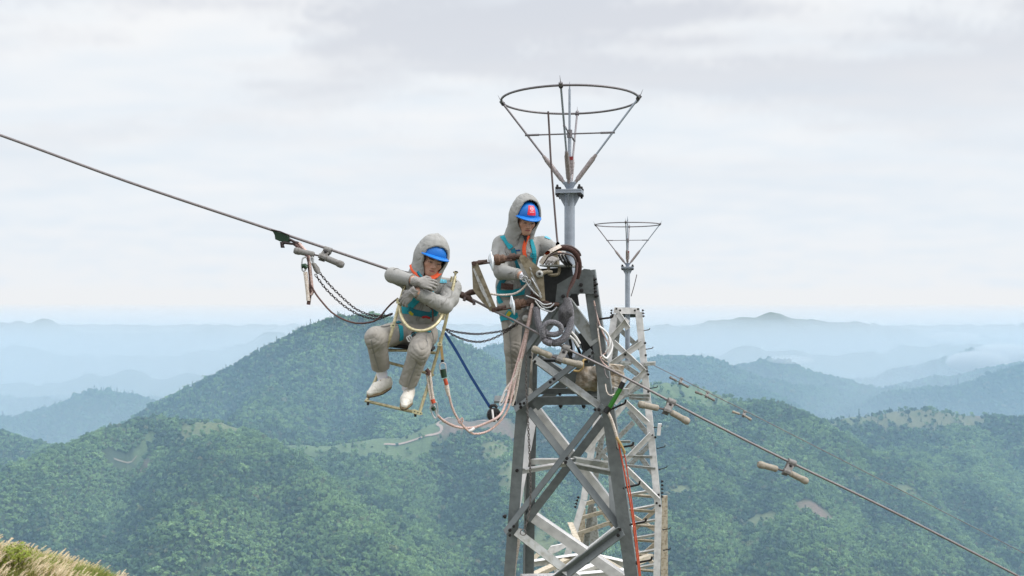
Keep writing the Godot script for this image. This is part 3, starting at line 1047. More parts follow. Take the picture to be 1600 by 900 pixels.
# ---------------------------------------------------------------- the grassy brow at the lower left
func build_grass() -> void:
	var rng := RandomNumberGenerator.new()
	rng.seed = 88
	var m := StandardMaterial3D.new()
	m.vertex_color_use_as_albedo = true
	m.roughness = 0.85
	m.backlight_enabled = true
	m.backlight = Color(0.35, 0.35, 0.25)
	var tuft := Geo.new()
	for k in 26:
		var a := rng.randf() * TAU
		var lean := rng.randf_range(0.1, 0.7)
		var hi := rng.randf_range(0.5, 1.1)
		var o := Vector3(rng.randfn() * 0.08, 0, rng.randfn() * 0.08)
		var out := Vector3(cos(a), 0, sin(a)) * lean + Vector3(0.25, 0, 0)
		var side := Vector3(-sin(a), 0, cos(a)) * 0.012
		var v := rng.randf_range(0.7, 1.2)
		tuft.tint = Color(v * rng.randf_range(0.9, 1.25), v, v * 0.9)
		var p := [o, o + out * 0.25 * hi + Vector3.UP * hi * 0.6, o + out * hi * 0.75 + Vector3.UP * hi * 0.85]
		tuft.quad(p[0] - side, p[0] + side, p[1] + side, p[1] - side, Vector3(0.2, 1, 0.6))
		tuft.tri(p[1] - side, p[1] + side, p[2], Vector3(0.2, 1, 0.6))
	var plume := Geo.new()
	plume.tint = Color(0.8, 0.75, 0.5)
	plume.tube([Vector3.ZERO, Vector3(0.03, 0.6, 0), Vector3(0.12, 1.15, 0)], 0.004, 4)
	for k in 70:
		var t := rng.randf()
		var p := Vector3(0.12 + 0.2 * t + 0.05 * t * t, 1.12 + 0.36 * t - 0.06 * t * t, 0)
		var w := 0.045 * (1.0 - t * 0.75)
		p += Vector3(rng.randfn(), rng.randfn(), rng.randfn()) * w * 0.55
		var dir := Vector3(0.55, 0.8, 0) + Vector3(rng.randfn(), rng.randfn(), rng.randfn()) * 0.35
		var side := dir.cross(Vector3(rng.randfn(), rng.randfn(), rng.randfn())).normalized() * 0.008
		var v := rng.randf_range(0.85, 1.12)
		plume.tint = Color(v, v * rng.randf_range(0.92, 1.0), v * rng.randf_range(0.85, 1.0))
		plume.tri(p - side, p + side, p + dir.normalized() * rng.randf_range(0.05, 0.09), Vector3(0.1, 0.6, 0.8))
	var tm := tuft.done(m)
	var pm := plume.done(m)
	var tt := []; var tc := PackedColorArray(); var pt := []; var pc := PackedColorArray()
	for k in 24000:
		var d := rng.randf_range(16.0, 31.0)
		var x := rng.randf_range(-0.66, -0.36) * d
		var h := ground_at(x, d)
		var q := lump.get_noise_2d(x * 0.35 + 5.0, d * 0.35)
		if (h + 1.6) / d < -0.34:
			continue
		var s := rng.randf_range(0.35, 0.7)
		if q > 0.1 or rng.randf() < 0.35:
			tt.append(Transform3D(Basis(Vector3.UP, rng.randf_range(-0.8, 0.8)).scaled(Vector3.ONE * s), Vector3(x, h - 0.05, -d)))
			tc.append(Color(0.17, 0.24, 0.045).lerp(Color(0.40, 0.34, 0.14), clampf(rng.randf() * 0.9 - q * 0.8, 0.0, 1.0)))
		if q < 0.14 and rng.randf() < 0.8:
			var sp := rng.randf_range(0.28, 0.56)
			pt.append(Transform3D(Basis(Vector3.UP, rng.randf_range(-0.9, 0.9)).rotated(Vector3.BACK, rng.randf_range(-0.35, 0.12)).scaled(Vector3.ONE * sp), Vector3(x, h - 0.04, -d)))
			pc.append(Color(0.84, 0.75, 0.57).lerp(Color(0.76, 0.62, 0.50), rng.randf() * 0.5))
	for e in [["grass", tm, tt, tc, "green and straw coloured grass on the brow at the lower left", "grass"], ["seed_plumes", pm, pt, pc, "pale straw seed plumes standing above the grass on the brow", "grass plumes"]]:
		var mm := MultiMesh.new()
		mm.transform_format = MultiMesh.TRANSFORM_3D
		mm.use_colors = true
		mm.mesh = e[1]
		mm.instance_count = e[2].size()
		for k in e[2].size():
			mm.set_instance_transform(k, e[2][k])
			mm.set_instance_color(k, e[3][k])
		var mi := MultiMeshInstance3D.new()
		mi.multimesh = mm
		mi.name = e[0]
		tag(mi, e[4], e[5], "", "stuff")
		add_child(mi, true)
	# a leafy shrub among the plumes
	var sh := thing("shrub", P(28, 872, 22.5), "yellow green leafy shrub among the straw plumes at the lower left", "shrub")
	var cg := Geo.new()
	for k in 900:
		var nn := Vector3(rng.randfn(), rng.randfn() * 0.7 + 0.3, rng.randfn()).normalized()
		var p := sh.position + Vector3(0, 0.05, 0) + Vector3(nn.x * 0.34, nn.y * 0.36, nn.z * 0.3) * rng.randf_range(0.5, 1.05) + Vector3(0.1 * sin(nn.y * 7.0), 0, 0)
		leaf_face(cg, rng, p, (nn + Vector3(rng.randfn(), rng.randfn(), rng.randfn()) * 0.4).normalized(), rng.randf_range(0.02, 0.035))
	for k in cg.c.size():
		cg.c[k] = Color(cg.c[k].r * 0.22, cg.c[k].g * 0.26, cg.c[k].b * 0.04)
	var lv := obj("leaves", cg, m, sh)
	lv.set_meta("kind", "stuff")
	var st := Geo.new()
	for k in 5:
		st.tube([sh.position + Vector3(0, -0.7, 0), sh.position + Vector3(rng.randfn() * 0.12, 0.1, rng.randfn() * 0.12)], 0.008, 5)
	obj("stem", st, M.bark_cloth, sh)


# ---------------------------------------------------------------- air
func build_air() -> void:
	for e in [
		["haze", FogVolume.new(), Vector3(0, -414, -830), Vector3(7000, 772, 1540), 0.00043, Color(0.72, 0.89, 1.0), RenderingServer.FOG_VOLUME_SHAPE_BOX, "thin blue haze over the near hills", "haze"],
		["haze", FogVolume.new(), Vector3(0, -445.0, -2100.2), Vector3(19090, 710, 999.5), 0.00020, Color(0.84, 0.94, 1.0), RenderingServer.FOG_VOLUME_SHAPE_BOX, "blue haze over the middle ridges", "haze"],
		["haze", FogVolume.new(), Vector3(0, -475.0, -5600.2), Vector3(19150, 650, 5999.5), 0.00009, Color(0.95, 0.98, 1.0), RenderingServer.FOG_VOLUME_SHAPE_BOX, "thin upper haze over the far valley", "haze"],
		["haze", FogVolume.new(), Vector3(0, -502.5, -5101.0), Vector3(19205, 595, 7000.0), 0.00013, Color(0.95, 0.98, 1.0), RenderingServer.FOG_VOLUME_SHAPE_BOX, "middle haze over the far valley", "haze"],
		["haze", FogVolume.new(), Vector3(0, -535.0, -5102.0), Vector3(19270, 530, 7000.0), 0.00024, Color(0.95, 0.98, 1.0), RenderingServer.FOG_VOLUME_SHAPE_BOX, "pale lower haze over the far valley", "haze"],
		["cloud", FogVolume.new(), P(1528, 566, 3300), Vector3(230, 84, 160), 0.020, Color.WHITE, RenderingServer.FOG_VOLUME_SHAPE_ELLIPSOID, "white wisp of cloud on the ridge at the far right", "cloud"],
		["cloud", FogVolume.new(), P(1570, 556, 3500), Vector3(280, 100, 160), 0.010, Color.WHITE, RenderingServer.FOG_VOLUME_SHAPE_ELLIPSOID, "thin cloud bank at the right edge above the ridge", "cloud"],
		["cloud", FogVolume.new(), P(1235, 562, 2750), Vector3(150, 26, 100), 0.006, Color.WHITE, RenderingServer.FOG_VOLUME_SHAPE_ELLIPSOID, "small mist patch clinging to the hill right of the far tower", "cloud"],
		["cloud", FogVolume.new(), P(1490, 527, 7000), Vector3(420, 85, 200), 0.008, Color.WHITE, RenderingServer.FOG_VOLUME_SHAPE_ELLIPSOID, "low white cloud before the farthest range", "cloud"],
	]:
		var f: FogVolume = e[1]
		f.name = name_of(e[0])
		f.shape = e[6]
		f.position = e[2]
		f.size = e[3]
		var fm := FogMaterial.new()
		fm.density = e[4]
		fm.albedo = e[5]
		f.material = fm
		tag(f, e[7], e[8], "", "stuff")
		add_child(f, true)


# pale dirt tracks laid on the ground
func build_tracks() -> void:
	var e_no := 0
	for e in [[[[600, 690, 872], [640, 687, 868], [676, 683, 866], [690, 679, 868], [688, 672, 878], [683, 664, 888], [700, 660, 893], [760, 657, 900]], 1.5, Color(0.60, 0.52, 0.47)], [[[178, 719, 770], [192, 714, 775], [206, 709, 780], [214, 706, 784]], 0.8, Color(0.46, 0.43, 0.37)]]:
		var g := Geo.new()
		var path := []
		for q in e[0]:
			var d: float = q[2]
			var x: float = (q[0] - 800.0) / FOCAL * d
			path.append(Vector3(x, 0, -d))
		path = curve(path, 4.0)
		var w: float = e[1]
		for k in path.size() - 1:
			var t: Vector3 = (path[k + 1] - path[k]).normalized()
			var s := t.cross(Vector3.UP) * w
			var c := []
			for p: Vector3 in [path[k] - s, path[k] + s, path[k + 1] + s, path[k + 1] - s]:
				c.append(Vector3(p.x, ground_at(p.x, -p.z) + 0.9, p.z))
			g.quad(c[0], c[1], c[2], c[3], Vector3.UP)
		var o := obj("dirt_track", g, mat("track%d" % e_no, e[2], 0.95))
		e_no += 1
		tag(o, ["pale dirt track across the red earth terrace in the saddle", "short pale track on the hill spur at the left"][e_no - 1], "track", "", "structure")


func on_track(x: float, d: float) -> bool:
	for q in [[600, 872], [640, 868], [676, 866], [690, 870], [686, 878], [700, 892], [178, 770], [192, 775], [206, 780], [214, 784]]:
		if Vector2(x - (q[0] - 800.0) / FOCAL * q[1], d - q[1]).length() < 9.0:
			return true
	return false


# ---------------------------------------------------------------- lattice towers
var toward := Vector3(-0.182, 0.0, 0.983)      # out of a tower's front face, to the camera's side
var along := Vector3(0.983, 0.0, 0.182)        # to the right along a face


# an angle iron with its wide flange flat in the face and the other standing up or out
func brace(parent: Node3D, called: String, a: Vector3, b: Vector3, w: float, m: Material, out := Vector3.ZERO, flip := false, roll := 0.0) -> MeshInstance3D:
	var g := Geo.new()
	var ax := (b - a).normalized()
	var o := out if out != Vector3.ZERO else toward
	var up := o.cross(ax).normalized()
	if up.y < 0.0:
		up = -up
	# corner on the upper edge, flange hanging down in the face, the other flange pointing away from the viewer or to him
	var shift := up * w * 0.5
	var fu := (-up).rotated(ax, roll)
	var fv := (o if flip else -o).rotated(ax, roll)
	g.angle(a + shift, b + shift, fu, fv, w, 0.009)
	return obj(called, g, m, parent)


func leg(parent: Node3D, corners: Array, fu: Vector3, fv: Vector3, w: float, m: Material, bolts: Array = []) -> MeshInstance3D:
	var g := Geo.new()
	for k in corners.size() - 1:
		g.angle(corners[k], corners[k + 1], fu, fv, w, 0.011)
	var mi := obj("leg", g, m, parent)
	return mi


func bolts_on(parent: Node3D, list: Array, axis: Vector3, r := 0.015, l := 0.024) -> void:
	for p: Vector3 in list:
		var g := Geo.new()
		g.bolt(p, axis, r, l)
		obj("bolt", g, M.bolt, parent)


func step_bolt(parent: Node3D, a: Vector3, b: Vector3, m: Material) -> void:
	var g := Geo.new()
	var d := (b - a).normalized()
	g.tube([a, b - d * 0.012, b + Vector3(0, 0.006, 0), b + d * 0.004 + Vector3(0, 0.028, 0)], 0.0085, 6)
	g.bolt(a + d * 0.012, d, 0.017, 0.014)
	obj("step_bolt", g, m, parent)


func near_tower() -> void:
	var t := thing("steel_tower", P(893, 900, 8.0) - Vector3(0, 6.0, 0), "dark grey lattice tower top with crossed braces, on which a worker stands", "tower")
	var D: Material = M.steel_dark
	var F := toward
	# legs: the outer corner line of each; the far ones stand about a metre behind
	var fl := [P(822, 428, 7.62), P(785, 930, 7.62), P(700, 1950, 7.62)]
	var fr := [P(929, 421, 7.44), P(1000.5, 930, 7.44), P(1145, 1950, 7.44)]
	var bl := [P(827, 430, 8.6), P(819, 930, 8.6), P(790, 1950, 8.6)]
	var br := [P(927, 425, 8.45), P(1003, 930, 8.45), P(1150, 1950, 8.45)]
	leg(t, fl, along, -F, 0.093, D)
	leg(t, fr, -along, -F, 0.106, D)
	leg(t, bl, along, F, 0.092, D)
	leg(t, br, -along, F, 0.09, D)
	# front face: crossed angles, bolted on the outside
	var z1 := 7.57
	var e := 0.02
	brace(t, "brace", P(806, 641, z1), P(926, 549, 7.42), 0.066, D, F, true, 0.75)
	brace(t, "brace", P(834, 562, z1 + 0.06), P(944, 642, 7.53), 0.085, M.steel_mid, F, true, 0.6)
	brace(t, "brace", P(791, 832, z1), P(944, 634, 7.40), 0.066, D, F, true, 0.75)
	brace(t, "brace", P(824, 640, z1 + 0.06), P(972, 831, 7.52), 0.075, D, F, true, 0.7)
	brace(t, "brace", P(806, 831, z1 + 0.05), P(934, 930, 7.5), 0.08, M.steel_mid, F, true, 0.7)
	brace(t, "brace", P(976, 832, 7.40), P(852, 925, z1), 0.066, D, F, true, 0.75)
	# back face, seen through the front
	var zb := 8.52
	brace(t, "brace", P(836, 638, zb), P(986, 830, 8.36), 0.075, M.steel_light, F)
	brace(t, "brace", P(824, 812, zb), P(944, 655, 8.36), 0.075, D, F)
	brace(t, "brace", P(828, 806, zb), P(994, 920, 8.36), 0.09, M.steel_light, F)
	brace(t, "brace", P(975, 820, 8.36), P(868, 905, zb), 0.075, M.steel_light, F)
	brace(t, "brace", P(836, 636, zb), P(930, 560, 8.36), 0.085, D, F)
	brace(t, "brace", P(838, 560, zb + 0.05), P(935, 625, 8.42), 0.095, D, F)
	# level bars
	brace(t, "girt", P(838, 627, 8.05), P(938, 626, 7.98), 0.07, D, F)
	brace(t, "girt", P(836, 612, 8.12), P(938, 611, 8.02), 0.05, D, F)
	brace(t, "girt", P(815, 736, 7.66), P(886, 724, 8.02), 0.05, M.steel_light, (F - along * 0.5).normalized(), true)
	brace(t, "girt", P(885, 724, 8.0), P(964, 740, 7.5), 0.055, M.steel_mid, (F + along * 0.5).normalized(), true)
	brace(t, "girt", P(829, 722, 8.55), P(893, 722, 8.04), 0.05, M.steel_light, F)
	brace(t, "girt", P(900, 721, 8.0), P(976, 731, 8.4), 0.055, M.steel_mid, F)
	brace(t, "girt", P(812, 902, 7.66), P(900, 900, 8.0), 0.06, M.steel_light, F, true)
	# the upper braces under the head
	brace(t, "brace", P(822, 549, z1 + 0.02), P(893, 448, 7.50), 0.07, D, F, true, 0.75)
	brace(t, "brace", P(882, 470, 7.56), P(930, 536, 7.45), 0.10, M.steel_mid, F)
	brace(t, "brace", P(832, 540, zb), P(900, 455, 8.4), 0.08, D, F)
	brace(t, "brace", P(835, 455, zb), P(930, 560, 8.36), 0.08, D, F)
	# small bolts where the braces meet
	bolts_on(t, [P(886, 716, 7.36), P(884, 722, 7.36), P(814, 636, 7.5), P(936, 640, 7.36), P(797, 828, 7.5), P(966, 836, 7.36), P(808, 735, 7.6), P(866, 592, 7.42)], F)
	bolts_on(t, [P(813, 631, 7.5), P(819, 630, 7.5), P(921, 557, 7.36), P(926, 551, 7.36), P(938, 646, 7.38), P(930, 640, 7.42), P(803, 822, 7.5), P(797, 836, 7.5), P(969, 827, 7.36), P(961, 829, 7.4), P(829, 558, 7.55), P(836, 565, 7.55), P(866, 592, 7.4), P(860, 597, 7.4)], F, 0.013, 0.02)
	bolts_on(t, [P(875, 616, 7.9), P(904, 616, 7.88)], F)
	bolts_on(t, [P(876, 633, 7.98), P(912, 633, 7.96)], Vector3.DOWN, 0.02, 0.03)
	bolts_on(t, [P(806, 620, 7.6), P(806, 630, 7.6), P(791, 807, 7.6)], -along, 0.018, 0.03)
	# the head: side plate to the right leg, box of dark plates, the level shelf and its fin
	var g := Geo.new()
	g.prism([P(868, 472, 7.42), P(871, 444, 7.42), P(906, 424, 7.42), P(913, 420, 7.42), P(922, 421, 7.42), P(927, 428, 7.42), P(928, 459, 7.42), P(893, 459, 7.42), P(882, 474, 7.42)], F * 0.014)
	var gp := obj("gusset_plate", g, M.plate_dark, t)
	bolts_on(gp, [P(908, 445, 7.40), P(909, 454, 7.40), P(880, 463, 7.40)], F, 0.017, 0.022)
	for k in 7:
		var q := [[919, 431], [924, 436], [921, 441], [926, 444], [922, 450], [924, 455], [927, 462]]
		bolts_on(gp, [P(q[k][0] + 2.0, q[k][1], 7.43)], along, 0.018, 0.034)
	g = Geo.new()
	g.prism([P(843, 420, 7.52), P(893, 417, 7.50), P(897, 440, 7.50), P(884, 470, 7.50), P(862, 486, 7.52), P(845, 478, 7.52)], -F * 0.02)
	obj("head_plate", g, M.steel_black, t)
	g = Geo.new()
	g.prism([P(830, 480, 8.0), P(905, 478, 7.95), P(898, 430, 7.95), P(848, 432, 8.0)], -F * 0.02)
	obj("head_plate", g, M.steel_black, t)
	g = Geo.new()
	var s0 := P(843, 416, 7.40)
	var s1 := P(893, 416, 7.36)
	g.prism([s0, s1, s1 - F * 0.55 + along * 0.04, s0 - F * 0.5], Vector3(0, 0.014, 0))
	obj("shelf_plate", g, M.steel_mid, t)
	g = Geo.new()
	g.bar(P(867.5, 393, 7.45), P(867.5, 414, 7.45), along * 0.022, F * 0.008)
	g.bar(P(870, 395, 7.45) - F * 0.06, P(870, 414, 7.45) - F * 0.06, along * 0.006, F * 0.07)
	obj("fin", g, M.yoke, t)
	g = Geo.new()
	g.tube(curve(pts_of([[857, 417, 7.42], [858, 428, 7.40], [866, 430, 7.38], [873, 427, 7.40], [874, 417, 7.42]])), 0.014, 7)
	obj("shackle", g, M.yoke, t)
	g = Geo.new()
	g.prism([P(903, 522, 7.5), P(927, 519, 7.48), P(932, 547, 7.48), P(916, 550, 7.5), P(908, 538, 7.5)], -F * 0.30)
	obj("gusset_plate", g, M.steel_black, t)
	# diagonals of the side faces, mostly hidden
	brace(t, "brace", P(815, 640, 7.7), P(832, 545, 8.5), 0.08, D, along)
	brace(t, "brace", P(948, 640, 7.55), P(948, 545, 8.3), 0.08, D, along)
	brace(t, "brace", P(793, 830, 7.7), P(828, 650, 8.5), 0.08, M.steel_light, -along)
	brace(t, "brace", P(968, 820, 7.55), P(962, 660, 8.3), 0.08, D, along)
	# the worker's tread plate
	g = Geo.new()
	g.box(P(797, 624, 8.0), Vector3(0.14, 0, 0), Vector3(0, 0.01, 0), Vector3(0, 0, 0.2))
	obj("tread_plate", g, M.steel_dark, t)
	# climbing steps along the right leg
	for q in [[931, 499, 957, 496], [951, 641, 977, 630], [962, 700, 989, 696], [972, 763, 999, 757], [982, 820, 1009, 815], [992, 880, 1018, 875]]:
		step_bolt(t, P(q[0], q[1], 7.46), P(q[2], q[3], 7.4), M.bolt)
	# pole foot plates inside the tower
	g = Geo.new()
	g.box(P(889, 560, 8.05), along * 0.2, Vector3(0, 0.012, 0), F * 0.3)
	obj("pole_shelf", g, M.steel_black, t)


func lightning_rod(cx: float, base_py: float, depth: float, ring_h: float, label: String, group: String, needle_lean: float) -> void:
	var t := thing("lightning_rod", P(cx, base_py, depth), label, "lightning rod", group)
	var o := P(cx, 450, depth)
	var top := ring_h                       # ring height over the camera
	var k0 := ring_h - 1.685                # the same fitting on both towers
	var g := Geo.new()
	var lo := t.position.y
	var hi := k0 + 0.86
	g.tube([Vector3(o.x, lo, o.z), Vector3(o.x, hi, o.z)], 0.047, 20)
	obj("pole", g, M.pole, t)
	# flange: two square plates, bolts, four gussets
	var fl := Geo.new()
	for j in 2:
		fl.box(Vector3(o.x, hi - 0.008 + 0.018 * j, o.z), along * 0.115, Vector3(0, 0.0078, 0), toward * 0.115)
	var fo := obj("flange", fl, M.pole, t)
	for sx: float in [-1.0, 1.0]:
		for sz: float in [-1.0, 1.0]:
			g = Geo.new()
			var b := Vector3(o.x, hi, o.z) + along * 0.098 * sx + toward * 0.098 * sz
			g.bolt(b + Vector3(0, 0.018, 0), Vector3.UP, 0.021, 0.035)
			g.tube([b - Vector3(0, 0.05, 0), b + Vector3(0, 0.06, 0)], 0.009, 6)
			g.bolt(b - Vector3(0, 0.016, 0), Vector3.DOWN, 0.021, 0.03)
			obj("bolt", g, M.bolt, fo)
	for j in 4:
		var d := [along, -along, toward, -toward][j] as Vector3
		g = Geo.new()
		var nn := d.cross(Vector3.UP) * 0.006
		g.prism([Vector3(o.x, hi - 0.018, o.z) + d * 0.045 - nn, Vector3(o.x, hi - 0.018, o.z) + d * 0.105 - nn, Vector3(o.x, hi - 0.13, o.z) + d * 0.045 - nn], nn * 2.0)
		obj("gusset_plate", g, M.pole, fo)
	# the cup the arms spring from
	g = Geo.new()
	g.lathe([Vector2(0.032, 0.0), Vector2(0.034, 0.02), Vector2(0.062, 0.068), Vector2(0.062, 0.074), Vector2(0.0, 0.074)], Vector3(o.x, hi + 0.016, o.z), Vector3.UP, 16)
	obj("cup", g, M.pole, t)
	# centre rod with its spark gap and counter
	g = Geo.new()
	var base := hi + 0.09
	g.tube([Vector3(o.x, base, o.z), Vector3(o.x, base + 0.12, o.z)], 0.018, 10)
	g.tube([Vector3(o.x, base + 0.12, o.z), Vector3(o.x, top - 0.28, o.z)], 0.016, 10)
	g.tube([Vector3(o.x, top - 0.28, o.z), Vector3(o.x, top + 0.10, o.z)], 0.011, 8)
	g.tube([Vector3(o.x, top + 0.10, o.z), Vector3(o.x, top + 0.17, o.z)], [0.008, 0.001], 6)
	obj("centre_rod", g, M.pole, t)
	g = Geo.new()
	g.box(Vector3(o.x + 0.002, base + 0.15, o.z) + toward * 0.02, along * 0.034, Vector3(0, 0.078, 0), toward * 0.012)
	var card := obj("counter_box", g, M.sleeve, t)
	g = Geo.new()
	g.bar(Vector3(o.x - 0.012, base + 0.075, o.z) + toward * 0.035, Vector3(o.x - 0.012, base + 0.225, o.z) + toward * 0.035, along * 0.017, toward * 0.002)
	g.bar(Vector3(o.x + 0.021, base + 0.195, o.z) + toward * 0.034, Vector3(o.x + 0.021, base + 0.226, o.z) + toward * 0.034, along * 0.014, toward * 0.002)
	obj("red_label", g, M.red_label, card)
	# four arms: thick sleeve, thin rod, needle; two cross bars; the ring
	var ring_r := 0.615
	var root_h := hi + 0.08
	var bar_h := top - 0.30
	for j in 4:
		var d := [along, -along, toward, -toward][j] as Vector3
		var a0 := Vector3(o.x, root_h, o.z) + d * 0.045
		var a1 := Vector3(o.x, top, o.z) + d * ring_r
		g = Geo.new()
		g.tube([a0, a1], 0.0095, 8)
		var dir := (a1 - a0).normalized()
		var arm := obj("arm", g, M.ring if j % 2 else M.pole, t)
		g = Geo.new()
		g.tube([a0, a0.lerp(a1, 0.04), a0.lerp(a1, 0.05), a0.lerp(a1, 0.29), a0.lerp(a1, 0.3), a0.lerp(a1, 0.34)], [0.016, 0.016, 0.022, 0.022, 0.018, 0.014], 10)
		obj("sleeve", g, M.sleeve, arm)
		g = Geo.new()
		g.tube([a1 - dir * 0.02, a1 + dir * 0.025], 0.018, 8)
		g.ball(a1 - dir * 0.01, Basis().scaled(Vector3.ONE * 0.02), 8)
		obj("clamp", g, M.ring, arm)
		g = Geo.new()
		g.tube([a1 + dir * 0.02, a1 + (dir + Vector3(needle_lean, 0.3, 0)).normalized() * 0.085], [0.004, 0.001], 5)
		obj("needle", g, M.ring, arm)
		var q := (bar_h - a0.y) / (a1.y - a0.y)
		var bp := a0.lerp(a1, q)
		g = Geo.new()
		g.tube([Vector3(o.x, bar_h, o.z) + d * 0.02, bp], 0.0072, 7)
		g.tube([bp.lerp(Vector3(o.x, bar_h, o.z), 0.28), bp + d * 0.02], 0.0105, 7)
		obj("cross_bar", g, M.ring, t)
	g = Geo.new()
	g.tube([Vector3(o.x, bar_h - 0.035, o.z), Vector3(o.x, bar_h + 0.035, o.z)], 0.024, 10)
	obj("hub", g, M.ring, t)
	g = Geo.new()
	var ring := []
	for k in 56:
		var a := TAU * k / 56
		ring.append(Vector3(o.x, top, o.z) + along * cos(a) * ring_r + toward * sin(a) * ring_r)
	g.tube(ring, 0.0105, 8, true)
	obj("ring", g, M.ring, t)


func far_tower() -> void:
	var t := thing("steel_tower", P(981, 900, 17.4) - Vector3(0, 6.0, 0), "pale lattice tower standing behind and right of the dark grey one", "tower")
	var L: Material = M.steel_light
	var F := toward
	var z := 17.0
	leg(t, [P(955, 490, z), P(944, 571, z), P(921, 690, z), P(907, 780, z), P(868, 912, z), P(780, 1250, z)], along, -F, 0.125, L)
	leg(t, [P(1003, 487, z - 0.1), P(1017, 626, z - 0.1), P(1032, 778, z - 0.1), P(1034, 800, z - 0.1), P(1029, 990, z - 0.1), P(1040, 1250, z - 0.1)], -along, -F, 0.125, L)
	leg(t, [P(963, 490, z + 1.0), P(955, 571, z + 1.0), P(935, 690, z + 1.0), P(921, 780, z + 1.0), P(905, 900, z + 1.0), P(850, 1250, z + 1.0)], along, F, 0.11, M.steel_mid)
	leg(t, [P(1001, 488, z + 0.9), P(1016, 626, z + 0.9), P(1031, 778, z + 0.9), P(1041, 900, z + 0.9), P(1070, 1250, z + 0.9)], -along, F, 0.11, M.steel_mid)
	# head
	var g := Geo.new()
	g.prism([P(960, 480, z - 0.06), P(999, 481, z - 0.06), P(1001, 491, z - 0.06), P(958, 490, z - 0.06)], -F * 0.012)
	var hp := obj("head_plate", g, L, t)
	bolts_on(hp, [P(963, 482.5, z - 0.08), P(969, 485, z - 0.08), P(992, 485, z - 0.08), P(997, 483, z - 0.08)], F, 0.022, 0.03)
	bolts_on(hp, [P(957, 485, z), P(956.5, 489, z), P(956, 494, z)], -along, 0.022, 0.04)
	bolts_on(hp, [P(1003, 485, z - 0.1), P(1003.5, 489.5, z - 0.1), P(1004, 494, z - 0.1)], along, 0.022, 0.04)
	g = Geo.new()
	g.prism([P(963, 490, z + 0.1), P(998, 490, z + 0.1), P(998, 496, z + 0.9), P(963, 496, z + 0.9)], Vector3(0, 0.012, 0))
	obj("head_plate", g, M.steel_black, t)
	# crossed braces, front then back
	for q in [[953, 531, 981, 499, 0], [951, 572, 1004, 535, 0], [958, 534, 1007, 580, 0], [975, 617, 1009, 578, 0], [966, 490, 982, 514, 0], [976, 627, 1012, 661, 0], [978, 719, 1018, 678, 0], [978, 731, 1028, 780, 0], [915, 706, 975, 632, 0], [960, 630, 995, 590, 0]]:
		brace(t, "brace", P(q[0], q[1], z - 0.05), P(q[2], q[3], z - 0.14), 0.105, L, F, true)
	for q in [[957, 571, 1002, 530], [960, 560, 1003, 590], [982, 642, 1012, 678], [985, 726, 1020, 690], [985, 694, 1023, 744], [940, 640, 1005, 600], [930, 720, 990, 660], [958, 505, 1000, 545], [930, 700, 990, 760]]:
		brace(t, "brace", P(q[0], q[1], z + 0.95), P(q[2], q[3], z + 0.85), 0.09, M.steel_mid, F)
	# level bars on the right, one above the other
	for q in [[930, 617, 1015, 618], [983, 622, 1014, 624], [960, 713, 1019, 714], [978, 727, 1024, 732], [950, 690, 985, 690]]:
		brace(t, "girt", P(q[0], q[1], z - 0.02), P(q[2], q[3], z - 0.1), 0.055, M.steel_mid, F, true)
	var mats := [M.steel_light, M.steel_tan]
	for k in 12:
		var y := 765.0 + 11.6 * k
		brace(t, "girt", P(975 + (k % 3) * 4, y + 9 - (k % 2) * 13, z + 0.5 + 0.25 * (k % 3)), P(1030, y, z - 0.05), 0.06, mats[k % 2], F, true)
	for q in [[905, 790, 952, 778], [900, 812, 945, 800], [893, 838, 960, 815], [985, 805, 1026, 830], [984, 835, 1026, 795], [985, 855, 1020, 880], [990, 880, 1024, 850], [935, 790, 975, 850], [940, 850, 985, 800]]:
		brace(t, "brace", P(q[0], q[1], z + 0.9), P(q[2], q[3], z + 0.6), 0.07, M.steel_tan, F)
	# column of tan plate down the back right corner, and the brown posts inside
	g = Geo.new()
	g.prism([P(1034, 775, z + 0.7), P(1043, 775, z + 0.7), P(1044, 960, z + 0.7), P(1032, 960, z + 0.7)], -F * 0.05)
	obj("corner_post", g, M.steel_tan, t)
	g = Geo.new()
	g.prism([P(905, 800, z + 1.6), P(914, 795, z + 1.6), P(912, 960, z + 1.6), P(900, 960, z + 1.6)], -F * 0.1)
	obj("corner_post", g, M.steel_tan, t)
	g = Geo.new()
	g.prism([P(918, 795, z + 1.7), P(931, 793, z + 1.7), P(945, 960, z + 1.7), P(928, 960, z + 1.7)], -F * 0.1)
	obj("corner_post", g, M.steel_mid, t)
	# beams of the crossarm that runs from this tower towards the near one
	brace(t, "crossarm_beam", P(826, 881, 14.5), P(915, 868, 14.7), 0.12, L, F, true)
	brace(t, "crossarm_beam", P(925, 869, 14.7), P(992, 884, 14.6), 0.12, L, F, true)
	brace(t, "crossarm_beam", P(850, 905, 13.0), P(985, 893, 12.8), 0.12, L, F, true)
	brace(t, "crossarm_beam", P(915, 868, 14.7), P(895, 820, 16.4), 0.10, M.steel_tan, along)
	brace(t, "crossarm_beam", P(985, 884, 14.6), P(1020, 870, 16.5), 0.10, M.steel_tan, along)
	brace(t, "crossarm_beam", P(828, 880, 14.5), P(846, 864, 15.5), 0.08, M.steel_tan, F)
	brace(t, "crossarm_beam", P(835, 902, 13.4), P(900, 872, 14.8), 0.08, M.steel_tan, F)
	brace(t, "crossarm_beam", P(880, 905, 13.2), P(960, 876, 14.8), 0.08, M.steel_light, F)
	brace(t, "crossarm_beam", P(985, 905, 12.8), P(930, 872, 14.8), 0.08, M.steel_tan, F)
	g = Geo.new()
	g.prism([P(852, 866, 14.9), P(860, 854, 14.9), P(884, 849, 14.9), P(890, 852, 14.9), P(872, 862, 14.9), P(862, 866, 14.9)], -F * 0.05)
	g.tube([P(869, 880, 14.9), P(869, 900, 14.9)], 0.03, 8)
	obj("hanger_plate", g, L, t)
